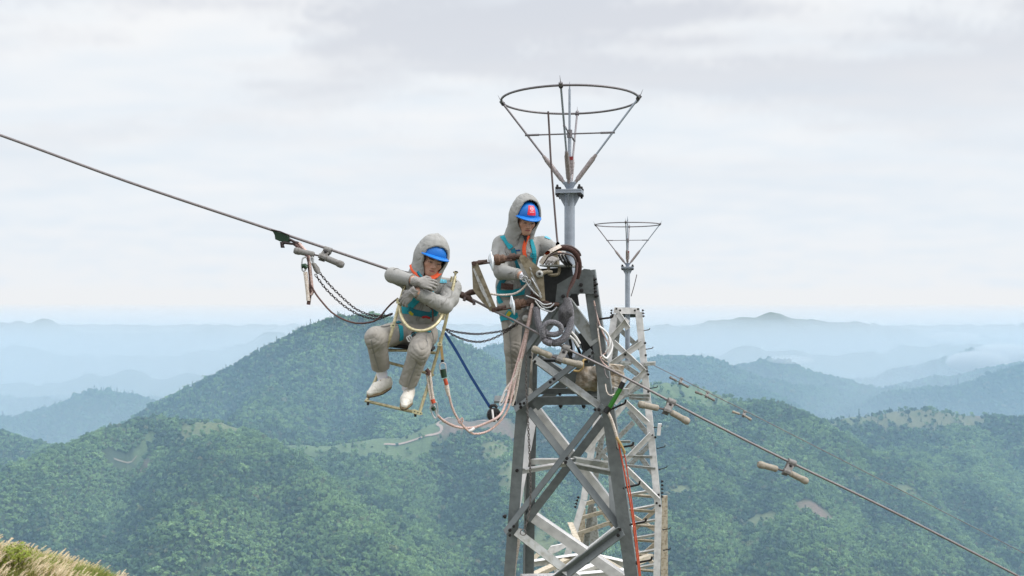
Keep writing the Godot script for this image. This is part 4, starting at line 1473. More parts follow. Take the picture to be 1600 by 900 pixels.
	# platform plate where the far wire leaves
	g = Geo.new()
	g.prism([P(1006, 567, z - 0.2), P(1024, 566, z - 0.2), P(1024, 571, z - 0.2), P(1006, 572, z - 0.2)], -F * 0.25)
	obj("wire_bracket", g, M.steel_mid, t)
	g = Geo.new()
	g.prism([P(970, 566, z - 0.3), P(986, 566, z - 0.3), P(986, 571, z - 0.3), P(970, 571, z - 0.3)], -F * 0.4)
	obj("pole_shelf", g, M.steel_mid, t)
	g = Geo.new()
	g.bar(P(1031, 662, z - 0.1), P(1029, 680, z - 0.1), along * 0.035, F * 0.04)
	obj("splice_plate", g, L, t)
	for q in [[1009, 555], [1011, 580], [1013, 585], [1019, 680], [1024, 683], [1029, 773], [1026, 786], [1031, 790], [1013, 612], [1008, 536], [977, 554]]:
		bolts_on(t, [P(q[0], q[1], z - 0.13)], F, 0.024, 0.03)
	for k in 5:
		bolts_on(t, [P(1033, 752 + 6 * k, z - 0.1)], along, 0.024, 0.045)
	for k in 4:
		bolts_on(t, [P(905 - k * 1.5, 777 + 5 * k, z)], -along, 0.024, 0.045)
	for q in [[1004, 517, 1015, 515], [1008, 546, 1020, 544], [1014, 607, 1027, 605], [1021, 668, 1034, 667], [1026, 701, 1039, 698], [1029, 734, 1042, 730], [1035, 828, 1047, 826], [1036, 860, 1047, 858]]:
		step_bolt(t, P(q[0], q[1], z - 0.08), P(q[2], q[3], z - 0.12), M.bolt)


func earth_rods() -> void:
	var g := Geo.new()
	var path := curve(pts_of([[856.5, 174, 7.75], [858, 200, 7.75], [861, 255, 7.7], [866, 320, 7.65], [870, 368, 7.6], [871.5, 381, 7.55]]), 0.05)
	g.tube(path, 0.0085, 6)
	var t := thing("whip_wire", P(871.5, 386, 7.55), "thin brown wire rising upright between the standing worker and the pole", "wire")
	obj("wire", g, M.cable_dark, t)
	g = Geo.new()
	g.ball(P(871.5, 382, 7.55), Basis().scaled(Vector3(0.018, 0.024, 0.018)), 10)
	obj("terminal", g, M.black_plastic, t)
	g = Geo.new()
	g.tube(curve(pts_of([[995, 429, 17.2], [991, 446, 17.2], [986, 463, 17.25]]), 0.1), 0.008, 5)
	var w := obj("whip_wire", g, M.cable_dark)
	tag(w, "short thin wire leaning against the far tower's pole", "wire")


# ---------------------------------------------------------------- wires, dampers, hardware, ropes
func wire(called: String, points: Array, r: float, m: Material, label: String, category: String, group := "", smooth := 0.05, sides := 7) -> MeshInstance3D:
	var g := Geo.new()
	g.tube(curve(points, smooth), r, sides)
	var o := obj(called, g, m)
	tag(o, label, category, group)
	return o


func chain(path: Array, pitch: float, r: float, m: Material, label: String, group := "") -> void:
	var g := Geo.new()
	var run := 0.0
	var k := 0
	var at := 0.0
	var odd := false
	for j in path.size() - 1:
		var a: Vector3 = path[j]
		var b: Vector3 = path[j + 1]
		var l := a.distance_to(b)
		while at <= run + l:
			var p := a.lerp(b, (at - run) / l)
			var t := (b - a).normalized()
			var side := t.cross(Vector3(0.3, 0.5, 0.8)).normalized().rotated(t, PI * 0.5 if odd else 0.0)
			var ring := []
			for s in 10:
				var an := TAU * s / 10
				ring.append(p + t * cos(an) * pitch * 0.70 + side * sin(an) * pitch * 0.34)
			g.tube(ring, r, 5, true)
			odd = not odd
			at += pitch
			k += 1
		run += l
	var o := obj("chain", g, m)
	tag(o, label, "chain", group)


# a vibration damper: clamp on the wire, messenger strand, two weights
func damper(grip: Vector3, hang: Vector3, a: Vector3, b: Vector3, size: float, wm: Material, label: String, group: String) -> void:
	var t := thing("vibration_damper", hang, label, "vibration damper", group)
	var dir := (b - a).normalized()
	var g := Geo.new()
	g.tube(curve([a.lerp(hang, 0.1), a.lerp(hang, 0.6), hang, b.lerp(hang, 0.6), b.lerp(hang, 0.1)], 0.03), 0.007 * size, 6)
	obj("messenger_strand", g, M.cable_dark, t)
	for q in [[a, 1.0], [b, -1.0]]:
		var e: Vector3 = q[0]
		var d: Vector3 = (hang - e).normalized()
		g = Geo.new()
		var l := 0.17 * size
		var r := 0.028 * size
		g.lathe([Vector2(0, 0), Vector2(r * 0.75, 0.002), Vector2(r * 1.08, 0.018 * size), Vector2(r * 1.08, 0.045 * size), Vector2(r * 0.92, 0.06 * size), Vector2(r * 0.92, l * 0.93), Vector2(r * 0.7, l), Vector2(0.0, l)], e, d, 14)
		obj("weight", g, wm, t)
	g = Geo.new()
	var up := (grip - hang).normalized()
	var right := dir
	var back := right.cross(up).normalized()
	var w := 0.028 * size
	g.prism([hang - right * w - up * 0.02 * size, hang + right * w - up * 0.02 * size, grip + right * w, grip - right * w], back * 0.012 * size)
	g.prism([hang - right * w * 0.9 - up * 0.02 * size - back * 0.03 * size, hang + right * w * 0.9 - up * 0.02 * size - back * 0.03 * size, grip + right * w * 0.9 - back * 0.03 * size, grip - right * w * 0.9 - back * 0.03 * size], -back * 0.012 * size)
	g.tube([grip - right * w * 1.15, grip + right * w * 1.15], 0.028 * size, 10)
	g.tube([hang - right * w * 1.15, hang + right * w * 1.15], 0.02 * size, 10)
	var c := obj("clamp", g, M.weight_grey, t)
	g = Geo.new()
	g.bolt(hang.lerp(grip, 0.62) + back * 0.012 * size, back, 0.014 * size, 0.016 * size)
	obj("bolt", g, M.bolt, c)


func carabiner(g: Geo, a: Vector3, b: Vector3, wide: float, r: float) -> void:
	var t := (b - a)
	var s := t.cross(Vector3(0.1, 0.1, 1.0)).normalized() * wide
	g.tube(curve([a, a + t * 0.12 + s, a + t * 0.75 + s * 0.8, b, a + t * 0.8 - s * 0.7, a + t * 0.12 - s, a], 0.012), r, 6)


func build_wires() -> void:
	# the earth wire: held from the left, jumpered past the tower, away to the lower right
	wire("earth_wire", pts_of([[-420, 74, 7.6], [-200, 143, 7.5], [0, 211, 7.42], [200, 284, 7.4], [430, 361, 7.4], [605, 420, 7.4], [705, 455, 7.4]]), 0.0115, M.cable, "thick grey wire coming down from the upper left to the seated worker", "wire", "", 0.2, 8)
	wire("earth_wire", pts_of([[736, 467, 7.38], [752, 475, 7.37], [772, 486, 7.36], [800, 499, 7.33], [828, 514, 7.28], [850, 526, 7.24], [874, 539, 7.2], [900, 552, 7.2], [940, 571, 7.2], [1000, 602, 7.25], [1100, 655, 7.3], [1230, 720, 7.4], [1400, 802, 7.5], [1600, 905, 7.6], [1900, 1065, 7.8]]), 0.0098, M.cable, "long grey wire running from the tower down to the lower right corner", "wire", "", 0.1, 8)
	wire("earth_wire", pts_of([[1022, 571, 16.8], [1100, 610, 17.2], [1200, 660, 17.5], [1400, 762, 18], [1620, 875, 18.5], [1900, 1025, 19]]), 0.0075, M.cable, "thin distant wire running down right from the far tower", "wire", "", 0.3, 6)
	# dampers
	damper(P(512, 391, 7.4), P(504, 401, 7.36), P(459, 391, 7.34), P(537, 415, 7.34), 1.0, M.weight_grey, "damper with two grey weights under the wire left of the seated worker", "")
	damper(P(884, 544, 7.2), P(875, 562, 7.14), P(831, 544, 7.12), P(911, 571, 7.12), 1.0, M.weight, "damper with cream weights in front of the dark tower's top braces", "")
	damper(P(1049, 628, 7.26), P(1043, 641, 7.2), P(997, 631, 7.18), P(1077, 660, 7.2), 1.0, M.weight, "damper on the long right wire just right of the far tower", "")
	damper(P(1237, 723, 7.4), P(1230, 737, 7.35), P(1184, 725, 7.33), P(1262, 753, 7.36), 1.0, M.weight, "damper out on the long right wire farthest from the tower", "")
	damper(P(1065, 592, 17), P(1063, 598, 16.9), P(1046, 589, 16.9), P(1076, 605, 16.9), 0.9, M.weight_grey, "distant damper nearest the far tower on the thin wire", "")
	damper(P(1106, 613, 17.2), P(1104, 619, 17.1), P(1086, 612, 17.1), P(1117, 626, 17.1), 0.9, M.weight_grey, "distant damper in the middle of the three on the thin wire", "")
	damper(P(1164, 643, 17.4), P(1162, 649, 17.3), P(1144, 643, 17.3), P(1174, 656, 17.3), 0.9, M.weight, "distant damper farthest right on the thin wire", "")


func insulators() -> void:
	# compression clamp and link where the left wire ends
	var t := thing("strain_clamp", P(722, 462, 7.4), "brown strain clamp gripping the wire end beside the seated worker", "clamp")
	var g := Geo.new()
	g.tube(pts_of([[700, 453, 7.4], [710, 456, 7.4], [722, 461, 7.4], [733, 466, 7.39], [741, 473, 7.38]]), [0.02, 0.026, 0.028, 0.026, 0.012], 8)
	obj("body", g, M.rust, t)
	g = Geo.new()
	g.tube(pts_of([[726, 462, 7.4], [735, 457, 7.4], [745, 455, 7.4], [752, 455, 7.4]]), [0.022, 0.025, 0.025, 0.02], 8)
	obj("link", g, M.rust, t)
	for q in [[714, 457, 713, 465], [727, 464, 725, 470], [740, 471, 741, 476]]:
		g = Geo.new()
		g.tube([P(q[0], q[1], 7.38), P(q[2], q[3], 7.37)], 0.013, 6)
		obj("bolt", g, M.cable_dark, t)
	t = thing("insulator_string", P(770, 484, 7.36), "double insulator string with two brown yoke plates left of the tower", "insulator")
	# outer yoke: two parallel plates
	for k in 2:
		var zz := 7.33 + 0.06 * k
		g = Geo.new()
		if k == 0:
			g.prism(pts_of([[737, 410, zz], [747, 412, zz], [775, 480, zz], [768, 487, zz], [745, 462, zz], [739, 452, zz]]), Vector3(0, 0, -0.010))
		else:
			g.prism(pts_of([[737, 410, zz], [744, 411, zz], [770, 480, zz], [766, 487, zz], [740, 456, zz]]), Vector3(0, 0, -0.010))
		obj("yoke_plate", g, M.yoke if k == 0 else M.yoke_bright, t)
	g = Geo.new()
	g.prism(pts_of([[738.5, 420, 7.318], [741, 419, 7.318], [754, 446, 7.318], [768, 478, 7.318], [765, 480, 7.318], [751, 453, 7.318]]), Vector3(0, 0, 0.004))
	obj("worn_strip", g, M.yoke_bright, t)
	# upper and lower strings
	for q in [[[741, 412], [765, 407], [815, 400], 768, 407.5, 780, 405.5, 800, 402], [[772, 484], [796, 479], [840, 470], 801, 477, 812, 475, 828, 472]]:
		var a := P(q[0][0], q[0][1], 7.36)
		var b := P(q[2][0], q[2][1], 7.34)
		var dir := (b - a).normalized()
		var l := a.distance_to(b)
		g = Geo.new()
		g.tube([a - dir * 0.02, a + dir * l * 0.28], 0.019, 8)
		g.tube([a - Vector3(0, 0, 0.05), a + Vector3(0, 0, 0.06)], 0.02, 8)
		g.tube([a + dir * 0.03 + Vector3(0, 0.012, 0), a + dir * l * 0.26 + Vector3(0, 0.006, 0)], 0.012, 6)
		obj("link", g, M.rust, t)
		var disc := P(q[3], q[4], 7.35)
		g = Geo.new()
		g.lathe([Vector2(0.02, -0.022), Vector2(0.05, -0.012), Vector2(0.078, -0.004), Vector2(0.084, 0.0), Vector2(0.078, 0.007), Vector2(0.045, 0.012), Vector2(0.025, 0.035)], disc, (dir + Vector3(0, -0.05, -0.12)).normalized(), 24)
		obj("insulator_disc", g, M.porcelain, t)
		var cap := P(q[5], q[6], 7.35)
		g = Geo.new()
		g.lathe([Vector2(0.0, -0.04), Vector2(0.042, -0.04), Vector2(0.048, -0.02), Vector2(0.048, 0.0), Vector2(0.036, 0.012), Vector2(0.038, 0.04), Vector2(0.022, 0.055), Vector2(0.018, 0.08), Vector2(0, 0.08)], cap, dir, 14)
		obj("cap", g, M.cement_cap, t)
		g = Geo.new()
		var c2 := P(q[7], q[8], 7.345)
		g.tube([cap + dir * 0.05, c2, b], [0.02, 0.024, 0.02], 8)
		g.tube([c2 - dir * 0.02, c2 + dir * 0.03], 0.032, 8)
		g.tube([a + dir * l * 0.2 + Vector3(0, -0.012, 0.03), a + dir * l * 0.8 + Vector3(0, -0.022, 0.03)], 0.007, 6)
		obj("link", g, M.rust, t)
	# inner yoke
	g = Geo.new()
	g.prism(pts_of([[811, 403, 7.30], [814, 398, 7.30], [820, 399, 7.30], [849, 424, 7.30], [852, 470, 7.30], [846, 470, 7.30], [842, 464, 7.30]]), Vector3(0, 0, -0.012))
	var yp := obj("yoke_plate", g, M.yoke, t)
	g = Geo.new()
	g.prism(pts_of([[829, 424, 7.292], [831, 425, 7.292], [837, 438, 7.292], [847, 464, 7.292], [845, 466, 7.292], [835, 442, 7.292]]), Vector3(0, 0, 0.004))
	g.prism(pts_of([[827, 418, 7.292], [829, 417, 7.292], [831, 422, 7.292], [830, 423, 7.292]]), Vector3(0, 0, 0.004))
	obj("slot", g, M.yoke_bright, yp)
	g = Geo.new()
	g.prism(pts_of([[806, 402, 7.36], [812, 399, 7.36], [838, 452, 7.36], [845, 468, 7.36], [838, 466, 7.36], [818, 430, 7.36]]), Vector3(0, 0, -0.012))
	obj("yoke_plate", g, M.yoke_bright, t)
	# eye link to the tower
	g = Geo.new()
	g.lathe([Vector2(0.0, 0.03), Vector2(0.018, 0.03), Vector2(0.03, 0.022), Vector2(0.03, -0.02), Vector2(0, -0.02)], P(843, 428, 7.27), Vector3(0, 0, 1), 18)
	obj("eye_bolt", g, M.yoke_bright, t)
	g = Geo.new()
	g.lathe([Vector2(0.0, 0.01), Vector2(0.011, 0.01), Vector2(0.011, 0.0)], P(843, 428, 7.24), Vector3(0, 0, 1), 10)
	obj("bolt", g, M.bolt, t)
	g = Geo.new()
	g.tube(pts_of([[845, 428, 7.3], [853, 425, 7.3], [862, 425, 7.34]]), [0.02, 0.016, 0.014], 8)
	obj("link", g, M.yoke, t)
	# light loop of bare wire between the yokes and the worker
	wire("loop_wire", pts_of([[765, 459, 7.42], [780, 461, 7.42], [800, 460, 7.42], [812, 455, 7.4], [821, 447, 7.38], [828, 437, 7.36]]), 0.009, M.rope_white, "pale bare wire looping between the two yoke plates", "wire")


func seat_frame() -> void:
	var t := thing("line_seat", P(620, 640, 6.95), "gold tube flying seat carrying the seated worker", "seat")
	var r := 0.0125
	var gt: Material = M.gold_tube
	var g := Geo.new()
	g.tube(curve(pts_of([[637, 438, 6.92], [630, 455, 6.84], [622, 482, 6.78], [613, 515, 6.73], [607, 534, 6.73], [602, 549, 6.80], [592, 580, 6.97], [573, 627, 6.86]]), 0.03), r, 10)
	obj("rail", g, gt, t)
	g = Geo.new()
	g.tube(curve(pts_of([[711, 432, 6.86], [706, 457, 6.82], [698, 495, 6.80], [690, 528, 6.82], [673, 588, 6.84], [656, 643, 6.80]]), 0.03), r, 10)
	obj("rail", g, gt, t)
	g = Geo.new()
	g.tube(pts_of([[706, 432, 6.9], [700, 468, 6.9], [692, 500, 6.88]]), 0.009, 8)
	obj("inner_rail", g, gt, t)
	g = Geo.new()
	g.tube(curve(pts_of([[626, 470, 6.86], [625, 485, 6.74], [630, 501, 6.66], [641, 513, 6.62], [656, 517, 6.60], [671, 514, 6.62], [683, 505, 6.66], [691, 492, 6.74], [692, 484, 6.80], [686, 474, 6.84], [680, 468, 6.86]]), 0.02), 0.0125, 10)
	obj("hoop", g, gt, t)
	for q in [[625, 471, 6.79, 0.026], [692, 488, 6.77, 0.026], [614, 509, 6.735, 0.016], [687, 538, 6.81, 0.016]]:
		g = Geo.new()
		var ce := P(q[0], q[1], q[2])
		var ax := Vector3(0.96, -0.15, 0).normalized()
		g.box(ce, ax * q[3], Vector3(0.15, 0.96, 0).normalized() * q[3] * 0.72, Vector3(0, 0, 0.02))
		var c := obj("joint_clamp", g, M.clamp_cream, t)
		g = Geo.new()
		g.bolt(ce + Vector3(0.004, 0.004, 0.02), Vector3(0, 0, 1), 0.006, 0.006)
		obj("bolt", g, M.bolt, c)
	g = Geo.new()
	g.tube(pts_of([[711, 431, 6.86], [712, 427, 6.86]]), 0.008, 8)
	g.ball(P(712, 425.5, 6.86), Basis().scaled(Vector3(0.02, 0.011, 0.016)), 10)
	g.tube(pts_of([[709.5, 424.5, 6.85], [712, 427.5, 6.85], [715, 425.5, 6.85]]), 0.006, 6)
	obj("hook_knob", g, gt, t)
	g = Geo.new()
	g.tube(pts_of([[570, 626, 6.86], [600, 633, 6.85], [630, 640, 6.82], [659, 646, 6.80]]), 0.0115, 10)
	obj("foot_bar", g, gt, t)
	g = Geo.new()
	g.prism(pts_of([[644, 640, 6.785], [648, 639.5, 6.785], [660, 644, 6.785], [660, 648, 6.785], [655, 648.5, 6.785], [644, 645, 6.785]]), Vector3(0, 0, 0.008))
	var pl := obj("end_plate", g, M.clamp_cream, t)
	for q in [[648, 643], [653, 644.5], [657.5, 646]]:
		g = Geo.new()
		g.bolt(P(q[0], q[1], 6.777), Vector3(0, 0, 1), 0.005, 0.005)
		obj("bolt", g, M.bolt, pl)
	for q in [[575, 632], [649, 650]]:
		g = Geo.new()
		g.tube([P(q[0], q[1] - 4, 6.83), P(q[0], q[1] + 1, 6.83)], 0.01, 6)
		obj("bolt", g, M.bolt, t)
	g = Geo.new()
	g.tube(pts_of([[597, 564, 6.97], [640, 575, 6.95], [677, 586, 6.85]]), 0.0115, 10)
	obj("cross_bar", g, gt, t)
	g = Geo.new()
	g.box(P(638, 541, 7.05), Vector3(0.20, -0.02, 0), Vector3(0, 0.012, 0.0), Vector3(0, 0, 0.15))
	obj("seat_board", g, M.dark_cloth, t)
	g = Geo.new()
	g.tube(pts_of([[596, 547, 6.93], [640, 547.5, 6.93], [684, 552, 6.9]]), 0.0115, 8)
	obj("seat_bar", g, gt, t)
	g = Geo.new()
	g.ball(P(710, 447, 6.92), Basis().scaled(Vector3(0.026, 0.05, 0.022)), 12)
	obj("wheel_guard", g, M.clamp_cream, t)


func left_gear() -> void:
	# wire grip
	var t := thing("wire_grip", P(445, 376, 7.38), "dark wire grip clamped on the wire at the upper left", "wire grip")
	var g := Geo.new()
	g.prism(pts_of([[425, 360, 7.36], [447, 366, 7.36], [454, 376, 7.36], [448, 379, 7.36], [437, 377, 7.36], [430, 374, 7.36], [429, 367, 7.36]]), Vector3(0, 0, -0.05))
	obj("jaw", g, M.green_steel, t)
	g = Geo.new()
	g.tube(pts_of([[424, 359, 7.35], [438, 362, 7.35], [452, 368, 7.35]]), 0.006, 6)
	g.tube(pts_of([[440, 384, 7.36], [444, 379, 7.36], [455, 381, 7.36], [464, 381, 7.36]]), [0.012, 0.014, 0.010, 0.012], 7)
	g.tube(pts_of([[452, 374, 7.36], [460, 378, 7.36], [467, 382, 7.36]]), 0.011, 7)
	g.tube(pts_of([[440, 378, 7.36], [441, 386, 7.36], [444, 385, 7.36]]), 0.014, 7)
	obj("lever", g, M.chain, t)
	g = Geo.new()
	carabiner(g, P(459, 380, 7.36), P(471, 383, 7.36), 0.016, 0.006)
	obj("ring", g, M.rust, t)
	# hanging sling, hooks and carabiners
	t = thing("rope_sling", P(481, 470, 7.34), "frayed grey rope slings hanging with a green carabiner below the wire grip", "rope")
	g = Geo.new()
	g.tube(curve(pts_of([[462, 382, 7.36], [470, 390, 7.35], [481, 401, 7.34], [484, 420, 7.34], [486, 445, 7.34], [484, 462, 7.34], [482, 476, 7.34]]), 0.02), 0.016, 7)
	obj("rope", g, M.rope_brown, t)
	g = Geo.new()
	g.tube(curve(pts_of([[467, 380, 7.36], [475, 389, 7.35], [483, 399, 7.34], [485, 420, 7.33], [488, 448, 7.33], [489, 456, 7.33], [486, 461, 7.33]]), 0.02), 0.011, 7)
	obj("rope", g, M.rope_pink, t)
	g = Geo.new()
	g.tube(curve(pts_of([[477, 425, 7.33], [479, 440, 7.33], [481, 458, 7.33], [482, 470, 7.33]]), 0.02), 0.017, 7)
	obj("rope", g, M.rope_white, t)
	g = Geo.new()
	carabiner(g, P(478, 402, 7.33), P(474, 424, 7.33), 0.024, 0.0065)
	carabiner(g, P(487, 402, 7.33), P(488, 412, 7.33), 0.012, 0.006)
	obj("carabiner", g, M.bright_steel, t)
	g = Geo.new()
	g.tube(pts_of([[472, 416, 7.32], [476, 415, 7.32], [479, 419, 7.32]]), 0.02, 8)
	obj("gate", g, M.green_steel, t)
	# chain hoist block
	t = thing("chain_hoist", P(494, 427, 7.34), "grey chain hoist block hanging beside the rope slings", "hoist")
	g = Geo.new()
	g.tube(pts_of([[488, 411, 7.34], [491, 414, 7.34], [495, 421, 7.34], [498, 427, 7.34]]), [0.015, 0.028, 0.036, 0.024], 10, false, 0.7)
	obj("block", g, M.weight_grey, t)
	g = Geo.new()
	g.tube(pts_of([[486, 403, 7.34], [489, 408, 7.34], [489, 413, 7.34]]), 0.009, 7)
	obj("hook", g, M.bright_steel, t)
	chain(curve(pts_of([[500, 427, 7.34], [515, 445, 7.34], [535, 465, 7.33], [555, 482, 7.3], [575, 491, 7.25], [595, 494, 7.2], [614, 491, 7.1]])), 0.025, 0.0032, M.chain, "upper chain sagging from the hoist block to the seat", "hoist chains left of the seat")
	chain(curve(pts_of([[494, 431, 7.34], [508, 450, 7.34], [527, 469, 7.33], [548, 485, 7.3], [570, 495, 7.25], [592, 498, 7.2], [612, 490, 7.12]])), 0.025, 0.0032, M.chain, "lower chain sagging from the hoist block to the seat", "hoist chains left of the seat")
	wire("rope", pts_of([[486, 446, 7.32], [494, 460, 7.32], [505, 474, 7.3], [518, 488, 7.28], [536, 499, 7.25], [556, 505, 7.2], [576, 504, 7.15], [590, 499, 7.1], [602, 485, 7.05], [611, 475, 7.0], [622, 466, 6.98]]), 0.0074, M.rope_brown, "brown rope looping under the chains up to the seat rail", "rope")
	# chains on to the tower
	chain(curve(pts_of([[694, 513, 6.85], [705, 517, 6.9], [722, 520, 7.0], [745, 522, 7.15], [766, 520, 7.25], [785, 517, 7.35], [800, 511, 7.45], [815, 503, 7.5]])), 0.025, 0.0032, M.chain, "upper chain between the seat and the standing worker", "hoist chains right of the seat")
	chain(curve(pts_of([[694, 513, 6.85], [704, 521, 6.9], [718, 528, 7.0], [735, 533, 7.1], [752, 534, 7.2], [770, 529, 7.28], [786, 521, 7.36], [800, 512, 7.44], [812, 500, 7.5]])), 0.025, 0.0032, M.chain, "lower chain between the seat and the standing worker", "hoist chains right of the seat")


func ribbon(g: Geo, path: Array, wide: float, thick: float, facing: Vector3) -> void:
	var m := path.size()
	for k in m - 1:
		var a: Vector3 = path[k]
		var b: Vector3 = path[k + 1]
		var ta: Vector3 = (path[mini(k + 1, m - 1)] - path[maxi(k - 1, 0)]).normalized()
		var tb: Vector3 = (path[mini(k + 2, m - 1)] - path[k]).normalized()
		var sa := ta.cross(facing).normalized() * wide * 0.5
		var sb := tb.cross(facing).normalized() * wide * 0.5
		var f := facing.normalized() * thick * 0.5
		g.quad(a - sa + f, a + sa + f, b + sb + f, b - sb + f, facing)
		g.quad(a - sa - f, a + sa - f, b + sb - f, b - sb - f, -facing)
		g.quad(a + sa - f, a + sa + f, b + sb + f, b + sb - f, sa)
		g.quad(a - sa - f, a - sa + f, b - sb + f, b - sb - f, -sa)


func middle_gear() -> void:
	# blue strap down to the black descender
	var g := Geo.new()
	ribbon(g, curve(pts_of([[695, 520, 6.85], [712, 547, 6.92], [735, 587, 7.0], [756, 621, 7.1], [766, 637, 7.14]]), 0.05), 0.022, 0.003, Vector3(0.25, 0.1, 1))
	var o := obj("webbing_strap", g, M.strap_blue)
	tag(o, "dark blue webbing strap from the seat to the black pulley", "strap")
	var t := thing("pulley", P(772, 648, 7.15), "round black rescue pulley hanging in the white ropes", "pulley")
	g = Geo.new()
	g.lathe([Vector2(0.0, 0.025), Vector2(0.045, 0.025), Vector2(0.056, 0.012), Vector2(0.056, -0.012), Vector2(0.045, -0.025), Vector2(0, -0.025)], P(771.5, 648, 7.12), Vector3(0.35, 0.1, 1), 22)
	g.tube(pts_of([[766, 638, 7.13], [768, 634, 7.13], [773, 633, 7.13], [777, 637, 7.13]]), 0.014, 7)
	obj("housing", g, M.black_plastic, t)
	g = Geo.new()
	g.tube(curve(pts_of([[769, 640, 7.07], [770, 648, 7.06], [771, 654, 7.06], [776, 658, 7.06]]), 0.01), 0.008, 7)
	g.ball(P(778, 648, 7.08), Basis().scaled(Vector3(0.014, 0.02, 0.01)), 8)
	g.ball(P(763.5, 645, 7.08), Basis().scaled(Vector3(0.007, 0.007, 0.007)), 6)
	obj("handle", g, M.white_plastic, t)
	# pinkish rope, from the carabiner at the seat's foot, under the pulley, up to the tower
	wire("rope", pts_of([[683, 648, 6.85], [694, 658, 6.9], [710, 666, 6.98], [728, 669, 7.02], [745, 667, 7.04], [762, 660, 7.05], [775, 654, 7.05], [784, 645, 7.1], [790, 630, 7.15], [797, 604, 7.22], [806, 575, 7.28], [816, 540, 7.33], [824, 508, 7.34], [829, 484, 7.34], [832, 474, 7.34]]), 0.0105, M.rope_pink, "pinkish white rope running from the seat's foot past the pulley up the tower", "rope")
	wire("rope", pts_of([[741, 669, 6.98], [737, 672, 6.97], [733, 673.5, 6.97]]), 0.012, M.white_plastic, "white tag wrapped round the pinkish rope", "rope tag")
	wire("rope", pts_of([[697, 592, 6.84], [700, 608, 6.86], [704, 628, 6.88], [710, 645, 6.9], [718, 658, 6.93], [728, 670, 6.96], [740, 678, 7.0], [756, 676, 7.06], [770, 669, 7.1], [784, 655, 7.14], [794, 638, 7.18], [800, 618, 7.2], [806, 590, 7.25]]), 0.009, M.rope_pink, "second pinkish rope hanging lower in a loop beneath the pulley", "rope")
	wire("rope", pts_of([[718, 658, 6.92], [722, 653, 6.92], [723, 658, 6.92], [719, 662, 6.92], [716, 657, 6.92]]), 0.007, M.rope_pink, "small curl of rope knotted on the lower loop", "rope")
	wire("rope", pts_of([[806, 588, 7.24], [800, 596, 7.24], [792, 606, 7.22], [788, 614, 7.2], [783, 628, 7.17]]), 0.010, M.rope_white, "white rope strand fanning out leftmost below the standing worker", "rope")
	wire("rope", pts_of([[812, 565, 7.26], [806, 588, 7.25], [801, 602, 7.24], [797, 618, 7.24], [794, 622, 7.24]]), 0.012, M.rope_white, "white rope strand in the middle of the fan by the tower leg", "rope")
	wire("rope", pts_of([[815, 560, 7.27], [811, 585, 7.27], [808, 604, 7.27], [804, 622, 7.27], [800, 634, 7.26]]), 0.010, M.rope_white, "white rope strand lying nearest the tower leg", "rope")
	# seat lanyard left: strap, carabiner, sleeve
	t = thing("lanyard", P(697, 590, 6.84), "tan lanyard with a green hook hanging from the right seat rail", "lanyard")
	g = Geo.new()
	ribbon(g, pts_of([[688, 527, 6.82], [690, 548, 6.82], [692, 566, 6.83]]), 0.02, 0.004, Vector3(0, 0, 1))
	obj("strap", g, M.rope_yellow, t)
	g = Geo.new()
	g.tube(pts_of([[691, 562, 6.83], [692, 568, 6.83]]), 0.012, 7)
	obj("binding", g, M.dark_cloth, t)
	g = Geo.new()
	carabiner(g, P(691, 567, 6.82), P(694, 590, 6.82), 0.022, 0.006)
	obj("hook", g, M.bright_steel, t)
	g = Geo.new()
	g.tube(pts_of([[692, 577, 6.81], [694, 590, 6.81]]), 0.022, 8)
	obj("gate", g, M.green_steel, t)
	g = Geo.new()
	g.tube(pts_of([[696, 593, 6.82], [698, 604, 6.83], [701, 618, 6.85]]), [0.013, 0.018, 0.013], 8)
	obj("sleeve", g, M.rope_white, t)
	g = Geo.new()
	g.tube(pts_of([[695, 592, 6.81], [698, 601, 6.82]]), 0.0145, 7)
	obj("stitching", g, M.rope_orange, t)
	t = thing("lanyard", P(680, 655, 6.83), "white lanyard hanging from the joint on the right seat rail to a carabiner", "lanyard")
	g = Geo.new()
	g.tube(curve(pts_of([[670, 578, 6.8], [673, 595, 6.81], [675, 612, 6.82], [678, 628, 6.83]]), 0.02), 0.012, 7)
	g.tube(curve(pts_of([[666, 580, 6.8], [669, 600, 6.81], [672, 618, 6.82], [675, 636, 6.83]]), 0.02), 0.008, 7)
	obj("strap", g, M.rope_white, t)
	g = Geo.new()
	g.tube(pts_of([[666, 577, 6.79], [670, 581, 6.79], [668, 586, 6.79]]), 0.017, 7)
	obj("knot", g, M.rope_brown, t)
	g = Geo.new()
	carabiner(g, P(675, 633, 6.82), P(681, 654, 6.82), 0.018, 0.006)
	carabiner(g, P(680, 628, 6.82), P(683, 648, 6.83), 0.012, 0.005)
	obj("carabiner", g, M.bright_steel, t)
	g = Geo.new()
	g.tube(pts_of([[676, 636, 6.81], [679, 641, 6.81]]), 0.016, 7)
	obj("gate", g, M.green_steel, t)
	g = Geo.new()
	g.tube(pts_of([[676, 624, 6.81], [678, 630, 6.81]]), 0.016, 7)
	obj("stitching", g, M.rope_orange, t)
	# carabiner between pulley and fan of ropes
	g = Geo.new()
	carabiner(g, P(793, 610, 7.2), P(781, 634, 7.15), 0.016, 0.006)
	o = obj("carabiner", g, M.bright_steel)
	tag(o, "steel carabiner joining the pulley to the white ropes", "carabiner")
	wire("rope", pts_of([[832, 472, 7.33], [829, 492, 7.32], [825, 512, 7.32], [820, 538, 7.31], [813, 566, 7.28], [808, 582, 7.26]]), 0.014, M.rope_pink, "thick worn rope tied down the left tower leg", "rope")
